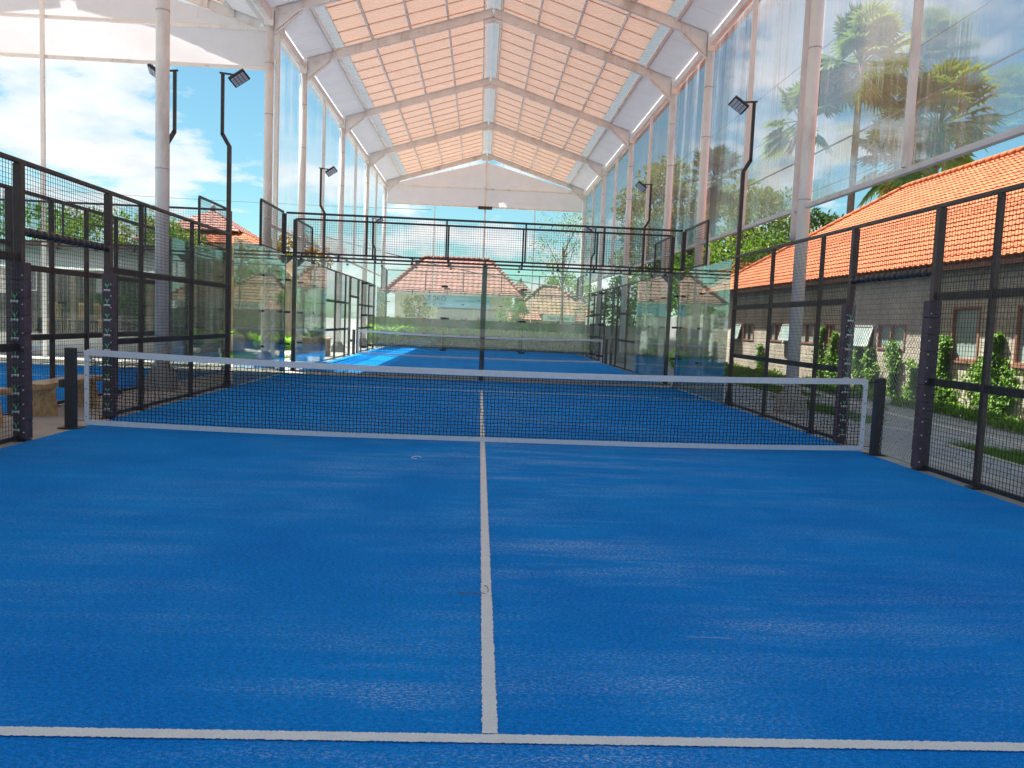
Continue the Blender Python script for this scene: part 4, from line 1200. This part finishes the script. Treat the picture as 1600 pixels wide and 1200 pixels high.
e = [(-6.3, 41.3), (2.7, 41.3), (2.7, 48), (-6.3, 48)]
ra, rb = (-4.1, 44.6, 5.75), (.5, 44.6, 5.75)
tile_plane((e[0][0], e[0][1], ez), (e[1][0], e[1][1], ez), ra, rb, 'roof', M['tile_red'], T2, .4, .35)
tile_plane((e[1][0], e[1][1], ez), (e[2][0], e[2][1], ez), rb, (rb[0], rb[1]+.01, rb[2]), 'side_roof', M['tile_brown'], T2, .4, .35)
tile_plane((e[3][0], e[3][1], ez), (e[0][0], e[0][1], ez), ra, (ra[0], ra[1]-.01, ra[2]), 'side_roof', M['tile_red'], T2, .4, .35)
m = MB(); ridge_tiles(m, (e[0][0], e[0][1], ez+.08), (ra[0], ra[1], ra[2]+.06), .14); ridge_tiles(m, (e[1][0], e[1][1], ez+.08), (rb[0], rb[1], rb[2]+.06), .14); ridge_tiles(m, (ra[0], ra[1], ra[2]+.06), (rb[0], rb[1], rb[2]+.06), .14)
m.build('ridge_tile', M['tile_red'], T2, True)
m = MB().box(-6.28, 41.28, ez-.16, 2.68, 41.33, ez-.01); m.build('fascia', M['kerb'], T2)
MB().bbox(2.05, 41.6, 0, 3.0, 42.0, 2.35, .02).build('annex_wall', M['wallcream'], T2)

# far brown-roofed house
T3 = thing('warung_house', 'far house with a brown tiled hip roof and a pale banner under its eave', 'house', (4.5, 44, 0))
MB().box(2.6, 42, 0, 7.0, 42.2, 2.2).build('wall', M['walltan'], T3)
MB().box(6.8, 42.2, 0, 7.0, 46, 2.2).build('side_wall', M['walltan'], T3)
ez = 2.15; ra, rb = (4.1, 43.6, 4.05), (5.2, 43.6, 4.05)
tile_plane((1.9, 41, ez), (7.6, 41, ez), ra, rb, 'roof', M['tile_brown'], T3, .35, .3)
tile_plane((7.6, 41, ez), (7.6, 46.5, ez), rb, (rb[0], rb[1]+.01, rb[2]), 'side_roof', M['tile_brown'], T3, .35, .3)
m = MB(); ridge_tiles(m, (1.9, 41, ez+.06), (ra[0], ra[1], ra[2]+.05), .12); ridge_tiles(m, (7.6, 41, ez+.06), (rb[0], rb[1], rb[2]+.05), .12); ridge_tiles(m, (ra[0], ra[1], ra[2]+.05), (rb[0], rb[1], rb[2]+.05), .12)
m.build('ridge_tile', M['tile_brown'], T3, True)
bn = MB().bbox(4.05, 40.85, 1.72, 6.75, 40.9, 2.12, .005).build('banner', M['signwhite'], T3)
m = MB(); wall_text(m, 'Nasi Nasser Gera', .36, 5.45, 40.845, 1.92, sx=.84); m.build('lettering', M['signtext'], bn)
for x in (3.0, 4.7, 6.4): MB().box(x, 40.92, 0, x+.12, 41.04, 2.1).build('porch_post', M['cafe_post'], T3)
MB().bbox(5.0, 41.93, .8, 6.2, 41.99, 1.7, .01).build('notice_board', M['shutter'], T3)
# low tiled lean-to at its left
m = MB(); tile_plane((1.7, 40.0, 1.75), (3.9, 40.0, 1.75), (1.9, 41.2, 2.3), (3.7, 41.2, 2.3), 'porch_roof', M['tile_red'], T3, .3, .25)

# shrine tower
T4 = thing('shrine_tower', 'small brick shrine tower with a tiered tiled roof between the far houses', 'shrine', (2.75, 48, 0))
cx, cy = 2.85, 48
MB().bbox(cx-.38, cy-.38, 0, cx+.38, cy+.38, 3.75, .03).build('tower_body', M['terracotta'], T4)
MB().bbox(cx-.48, cy-.48, 3.5, cx+.48, cy+.48, 3.62, .02).build('cornice', M['walltan'], T4)
def pyr(e, z0, z1, name, mat, par, cx, cy, row=.25):
    C = [(cx-e, cy-e, z0), (cx+e, cy-e, z0), (cx+e, cy+e, z0), (cx-e, cy+e, z0)]; a = (cx, cy, z1)
    for i in range(4):
        p, q = C[i], C[(i+1) % 4]; mid = ((cx+(p[0]-cx)*.01), (cy+(p[1]-cy)*.01), z1); mi2 = ((cx+(q[0]-cx)*.01), (cy+(q[1]-cy)*.01), z1)
        tile_plane(p, q, mid, mi2, name, mat, par, row, row)
pyr(.85, 3.8, 4.65, 'roof', M['tile_brown'], T4, cx, cy)
MB().tube([(cx, cy, 4.6), (cx, cy, 4.75), (cx, cy, 4.85), (cx, cy, 5.15)], [.1, .12, .04, .01], 8).build('finial', M['concrete_dark'], T4, True)

# left house with the red pyramid roof
T5 = thing('red_roof_house', 'house with a red pyramid roof in two tiers, left of the flood light mast', 'house', (-14, 31, 0))
MB().box(-16.2, 29.6, 0, -11.7, 33, 4.9).build('wall', M['wallcream'], T5)
pyr(1.95, 5.45, 6.65, 'upper_roof', M['tile_red'], T5, -14.0, 31.2, .3)
pyr(3.1, 4.75, 6.05, 'lower_roof', M['tile'], T5, -13.6, 31.2, .3)
MB().tube([(-14, 31.2, 6.6), (-14, 31.2, 6.8), (-14, 31.2, 7.05)], [.12, .14, .02], 8).build('finial', M['concrete_dark'], T5, True)

# thatched hut
T6 = thing('thatched_hut', 'tan walled hut with a shaggy thatched roof beyond the left glass corner', 'hut', (-10.6, 26, 0))
MB().box(-12.6, 24.6, 0, -8.5, 24.8, 3.0).build('wall', M['walltan'], T6)
MB().box(-8.7, 24.8, 0, -8.5, 28, 3.0).build('side_wall', M['walltan'], T6)
m = MB(); m.prism([(-13.1, 2.75), (-8.0, 2.75), (-8.1, 3.0), (-9.2, 4.1), (-10.4, 4.45), (-11.6, 4.3), (-12.9, 3.2)], 24.1, 28.2, 'y')
for i in range(3800):
    y = random.choice([24.08, 24.1])+random.uniform(-.06, .05); f = random.random()
    x = -13.1+5.1*f; zt = 2.75+1.65*math.sin(math.pi*f)**.7*random.random()
    leaf(m, (x, y, zt), (random.uniform(-.2, .2), -.25, -1), (0, -1, 0), random.uniform(.2, .4), .035)
for i in range(2500):
    f = random.random(); x = -8.0-f*1.2; z = 2.85+f*1.25; y = random.uniform(24.1, 28.2)
    leaf(m, (x+.03, y, z+.05), (.6, random.uniform(-.3, .3), -1), (1, 0, .5), random.uniform(.2, .4), .035)
m.build('thatch_roof', M['thatch'], T6)
MB().box(-12.2, 24.5, 1.2, -11.2, 24.58, 2.4).build('window', M['shutter'], T6)

# mural panel
T7 = thing('painted_mural', 'blue and green painted mural panel behind the left courts', 'mural', (-11.2, 18.5, 0))
MB().bbox(-12.3, 19.4, .0, -9.9, 19.5, 2.15, .01).build('panel', M['mural'], T7)
for x in (-12.4, -9.8): MB().bbox(x-.05, 19.4, 0, x+.05, 19.5, 2.3, .01).build('post', M['white'], T7)

# planter box by the farther court
T8 = thing('planter_box', 'tan planter box with a shrub beside the left of the farther court', 'planter', (-6.3, 19.4, 0))
MB().bbox(-6.65, 19.0, 0, -5.65, 19.6, .62, .02).build('box', M['terracotta'], T8)
MB().bbox(-6.7, 18.96, .625, -5.6, 19.64, .68, .01).build('rim', M['tan_wood'], T8)
a = MB(); c = canna_mesh(26, .5, False); a.add([(v[0]-6.15, v[1]+19.3, v[2]+.6) for v in c.v], c.f); a.build('foliage', M['leaf2'], T8)
m = MB().bbox(8.34, 6.0, 0, 8.5, 6.16, .1, .01)
m.tube([(8.42, 6.08, .10), (8.42, 6.08, .13), (8.42, 6.08, .2), (8.42, 6.08, .27), (8.42, 6.08, .31)], [.05, .13, .17, .13, .03], 14)
tag(m.build('garden_globe', M['pot'], None, True), 'pale round garden globe on the path behind the right net post', 'garden light')

# ------------------------------------------------------------------ cafe on the left
T9 = thing('cafe_pavilion', 'open cafe pavilion with a dark shingle roof behind the left courts', 'pavilion', (-15, 16, 0))
MB().box(-24, 14.62, 0, -9.25, 21, .6).build('deck', M['concrete'], T9)
m = MB(); m.prism([(14.2, 3.28), (14.2, 3.38), (17.8, 3.62), (21.5, 3.4), (21.5, 3.3), (17.8, 3.5)], -24.5, -9.6, 'x'); m.build('roof', M['pavilion_roof'], T9)
m = MB()
for i in range(3000):
    x = random.uniform(-24.5, -9.6); leaf(m, (x, 14.2+random.uniform(-.03, .06), 3.36), (random.uniform(-.15, .15), -.2, -1), (0, -1, 0), random.uniform(.1, .25), .05)
m.build('roof_fringe', M['pavilion_roof'], T9)
MB().box(-24, 18.9, .6, -9.8, 19.05, 3.4).build('back_wall', M['cafe_wall'], T9)
m = MB(); x = -24
while x < -9.9: m.box(x, 18.84, .62, x+.07, 18.9, 3.35); x += .19
m.build('wall_batten', M['cafe_post'], T9)
for x in (-22, -19.6, -17.2, -14.9, -12.6, -10.3): MB().bbox(x-.08, 14.7, .6, x+.08, 14.86, 3.27, .01).build('post', M['cafe_post'], T9)
MB().bbox(-24, 14.68, 2.45, -9.8, 14.7, 2.6, .004).build('header_beam', M['cafe_post'], T9)
m = MB(); m.add([(-24, 13.9, 2.62), (-9.8, 13.9, 2.55), (-9.8, 14.6, 3.2), (-24, 14.6, 3.25)], [(0, 1, 2, 3)]); m.build('awning', M['awning'], T9)
for x, z, w, h, k in ((-14.75, 2.25, .45, .85, 0), (-13.85, 2.3, .35, .75, 1), (-16.1, 2.2, .5, .8, 0)):
    p = MB().bbox(x-w/2, 14.60, z-h/2, x+w/2, 14.64, z+h/2, .005).build('poster', M['poster'] if k == 0 else M['posterdark'], T9)
    MB().bbox(x-w/2-.03, 14.645, z-h/2-.03, x+w/2+.03, 14.665, z+h/2+.03, .004).build('frame', M['white'], p)
def chair(loc, rz, label):
    t = local_thing('wooden_chair', label, 'chair', loc, 'wooden chairs on the cafe deck', rz)
    MB().bbox(-.21, -.2, .42, .21, .2, .46, .01).build('seat', M['tan_wood'], t)
    m = MB()
    for k in range(5): m.bbox(-.17+k*.075, .185, .47, -.13+k*.075, .2, .93, .003)
    m.bbox(-.21, .18, .93, .21, .21, 1.0, .006); m.build('backrest', M['tan_wood'], t)
    for x in (-.19, .19):
        for y in (-.18, .19): MB().bar((x, y, 0), (x*.95, y*.95, .42), .035).build('leg', M['tan_wood'], t)
    return t
for i, (x, y, rz, lb) in enumerate([(-14.75, 15.9, 1.9, 'wooden chair farthest left on the cafe deck, turned sideways'), (-13.9, 16.1, .4, 'wooden chair behind the near left fence post, facing the courts'), (-13.0, 15.7, -.3, 'wooden chair in the middle of the cafe deck'),
        (-12.55, 16.5, 2.6, 'wooden chair turned away, behind the middle cafe chair'), (-12.0, 15.6, .2, 'wooden chair nearest the white cafe planter'), (-15.6, 16.2, -1.2, 'wooden chair in the shade at the far left cafe table')]):
    chair((x, y, .6), rz, lb)
for x, lb in ((-14.3, 'dark cafe table between the two leftmost chairs'), (-12.4, 'dark cafe table beside the middle chairs')):
    t = local_thing('cafe_table', lb, 'table', (x, 16.8, .6)); MB().bbox(-.45, -.35, .70, .45, .35, .74, .01).build('table_top', M['cafe_post'], t)
    for a in (-.4, .4):
        for b in (-.3, .3): MB().bbox(a-.02, b-.02, 0, a+.02, b+.02, .70, .004).build('leg', M['cafe_post'], t)
t = thing('plant_pot', 'square cream planter at the right end of the cafe chairs', 'planter', (-11.6, 15.2, .6))
MB().bbox(-11.82, 15.0, .6, -11.45, 15.35, 1.2, .015).build('pot', M['pot'], t)
a = MB(); c = canna_mesh(30, .9, False); a.add([(v[0]-11.64, v[1]+15.18, v[2]+1.15) for v in c.v], c.f); a.build('foliage', M['leaf'], t)
make_tree('leafy_shrub', 'dark green shrub with a red patch right of the cafe planter', 'shrub', (-10.9, 15.8, .6), 2.0, (.6, .5, .9), 22, 60, .13, M['leaf'], .04, .28)
tag(MB().bbox(-10.55, 15.3, 1.7, -10.2, 15.34, 2.1, .005).build('red_sign', M['red']), 'small red hanging sign beside the cafe shrub', 'sign')
tag(MB().bbox(-12.0, 14.9, 1.9, -11.7, 15.1, 2.4, .02).build('loudspeaker', M['concrete_dark']), 'grey box loudspeaker on the cafe post above the cream planter', 'speaker')

# ------------------------------------------------------------------ cables
def cable(p, q, sag, r, label, n=24):
    p = Vector(p); q = Vector(q); pts = []
    for i in range(n+1):
        f = i/n; v = p.lerp(q, f); v.z -= sag*4*f*(1-f); pts.append(v)
    tag(MB().tube(pts, r, 5).build('power_cable', M['cable']), label, 'cable', 'power cables over the place')
cable((14.0, -12, 9.6), (14.0, 60, 9.9), .5, .035, 'thick twisted cable crossing the sky at the right edge of the photo')
cable((14.2, -12, 11.6), (14.0, 60, 11.7), .5, .012, 'thin cable high in the right sky above the thick one')
cable((14.0, -12, 7.9), (14.0, 60, 8.2), .4, .012, 'thin cable low in the right sky just above the orange roof')
cable((13.6, -12, 13.9), (13.6, 60, 13.6), .5, .012, 'topmost thin cable passing in front of the tallest palm')
cable((-11, 38.5, 6.6), (4.5, 39.5, 3.9), .25, .03, 'black cable sloping down behind the far mesh, above the shop roof')
cable((-40, 34, 8.3), (-3, 34, 7.6), .3, .012, 'thin cable in front of the left clouds')

# ------------------------------------------------------------------ world, sun, camera
w = bpy.data.worlds.new('World'); scene.world = w; w.use_nodes = True; nt = w.node_tree; nt.nodes.clear()
out = nt.nodes.new('ShaderNodeOutputWorld'); bg = nt.nodes.new('ShaderNodeBackground')
sky = nt.nodes.new('ShaderNodeTexSky'); sky.sky_type = 'NISHITA'; sky.sun_disc = False
EL = 71.6
sky.sun_elevation = R(65.8); sky.sun_rotation = R(312); sky.air_density = 1.0; sky.dust_density = .6; sky.ozone_density = 1.3
tc = nt.nodes.new('ShaderNodeTexCoord'); nm = nt.nodes.new('ShaderNodeVectorMath'); nm.operation = 'NORMALIZE'; L(nt, tc.outputs['Generated'], nm.inputs[0])
sp = nt.nodes.new('ShaderNodeSeparateXYZ'); L(nt, nm.outputs[0], sp.inputs[0])
zc = math_(nt, 'ADD', math_(nt, 'MAXIMUM', sp.outputs[2], 0), .22)
cb = nt.nodes.new('ShaderNodeCombineXYZ'); L(nt, math_(nt, 'DIVIDE', sp.outputs[0], zc), cb.inputs[0]); L(nt, math_(nt, 'DIVIDE', sp.outputs[1], zc), cb.inputs[1])
cn = noise(nt, cb.outputs[0], 1.55, 10, .58); 
def lobe(dx, dy, dz, pw, amt):
    d = Vector((dx, dy, dz)).normalized(); dp = nt.nodes.new('ShaderNodeVectorMath'); dp.operation = 'DOT_PRODUCT'
    L(nt, nm.outputs[0], dp.inputs[0]); dp.inputs[1].default_value = d
    return math_(nt, 'MULTIPLY', math_(nt, 'POWER', math_(nt, 'MAXIMUM', dp.outputs['Value'], 0), pw), amt)
b = math_(nt, 'ADD', lobe(-.50, 1, .26, 120, .07), lobe(-.1, 1, .12, 30, .05))
b = math_(nt, 'ADD', b, lobe(.36, 1, .37, 400, .14)); b = math_(nt, 'ADD', b, lobe(.70, 1, .22, 60, -.12)); b = math_(nt, 'ADD', b, lobe(-.32, 1, .3, 160, -.10))
hz = math_(nt, 'POWER', math_(nt, 'SUBTRACT', 1, math_(nt, 'MAXIMUM', sp.outputs[2], 0)), 9)
cn2 = math_(nt, 'ADD', math_(nt, 'ADD', cn, b), math_(nt, 'MULTIPLY', hz, .05))
mask = ramp(nt, cn2, [(.525, 0.), (.575, .7), (.66, 1.)])
shade = ramp(nt, noise(nt, cb.outputs[0], 4.5, 7, .6), [(.35, (.80, .85, .90)), (.6, (1.0, 1.0, 1.0))])
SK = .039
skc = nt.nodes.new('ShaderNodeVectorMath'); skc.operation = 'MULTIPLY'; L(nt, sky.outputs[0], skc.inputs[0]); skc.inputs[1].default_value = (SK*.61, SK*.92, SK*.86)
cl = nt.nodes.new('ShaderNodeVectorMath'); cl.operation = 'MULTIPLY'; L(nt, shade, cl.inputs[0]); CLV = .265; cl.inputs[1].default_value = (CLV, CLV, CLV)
zenith_fill = nt.nodes.new('ShaderNodeMapRange'); L(nt, sp.outputs[2], zenith_fill.inputs[0]); zenith_fill.inputs[1].default_value = .45; zenith_fill.inputs[2].default_value = .8  # zenith brightened beyond the sky model, added as fill light for outdoor surfaces
zenith_fill.inputs[3].default_value = 1.0; zenith_fill.inputs[4].default_value = 2.2
sk2 = nt.nodes.new('ShaderNodeVectorMath'); sk2.operation = 'SCALE'; L(nt, skc.outputs[0], sk2.inputs[0]); L(nt, zenith_fill.outputs[0], sk2.inputs['Scale'])
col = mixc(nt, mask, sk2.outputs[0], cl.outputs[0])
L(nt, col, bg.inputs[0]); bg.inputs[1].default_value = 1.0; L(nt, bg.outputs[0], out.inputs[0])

sl = bpy.data.lights.new('sun', 'SUN'); sl.energy = 3.6; sl.angle = R(.53); sl.color = (1, .955, .88)
so = bpy.data.objects.new('sun', sl); COL.objects.link(so)
d = Vector((1/3.0, -.30, -1)).normalized()
so.rotation_euler = d.to_track_quat('-Z', 'Y').to_euler(); so.location = (-20, 0, 30)

cam = bpy.data.cameras.new('camera'); co = bpy.data.objects.new('camera', cam); COL.objects.link(co)
cx_, cy_, cz_, yaw, pi_, ro, f_ = -0.0936, -9.6227, 1.5086, -0.04537, -0.07942, 0.04026, 1201.42
cam.sensor_width = 36; cam.sensor_fit = 'HORIZONTAL'; cam.lens = f_/1600*36; cam.clip_end = 1500; cam.clip_start = .05
fw = Vector((-math.sin(yaw)*math.cos(pi_), math.cos(yaw)*math.cos(pi_), math.sin(pi_)))
rt = Vector((math.cos(yaw), math.sin(yaw), 0)); upv = rt.cross(fw)
r2 = rt*math.cos(ro)+upv*math.sin(ro); u2 = -rt*math.sin(ro)+upv*math.cos(ro)
mt = Matrix((r2, u2, -fw)).transposed().to_4x4(); mt.translation = (cx_, cy_, cz_); co.matrix_world = mt
scene.camera = co
scene.render.resolution_x = 1024; scene.render.resolution_y = 768
scene.view_settings.view_transform = 'Standard'; scene.view_settings.look = 'None'; scene.view_settings.gamma = 1
scene.view_settings.exposure = 2.08
cy = scene.cycles
cy.transparent_max_bounces = 40; cy.max_bounces = 12; cy.transmission_bounces = 12; cy.diffuse_bounces = 4; cy.glossy_bounces = 4
cy.sample_clamp_indirect = 6; cy.use_denoising = True; cy.caustics_refractive = True; cy.caustics_reflective = False
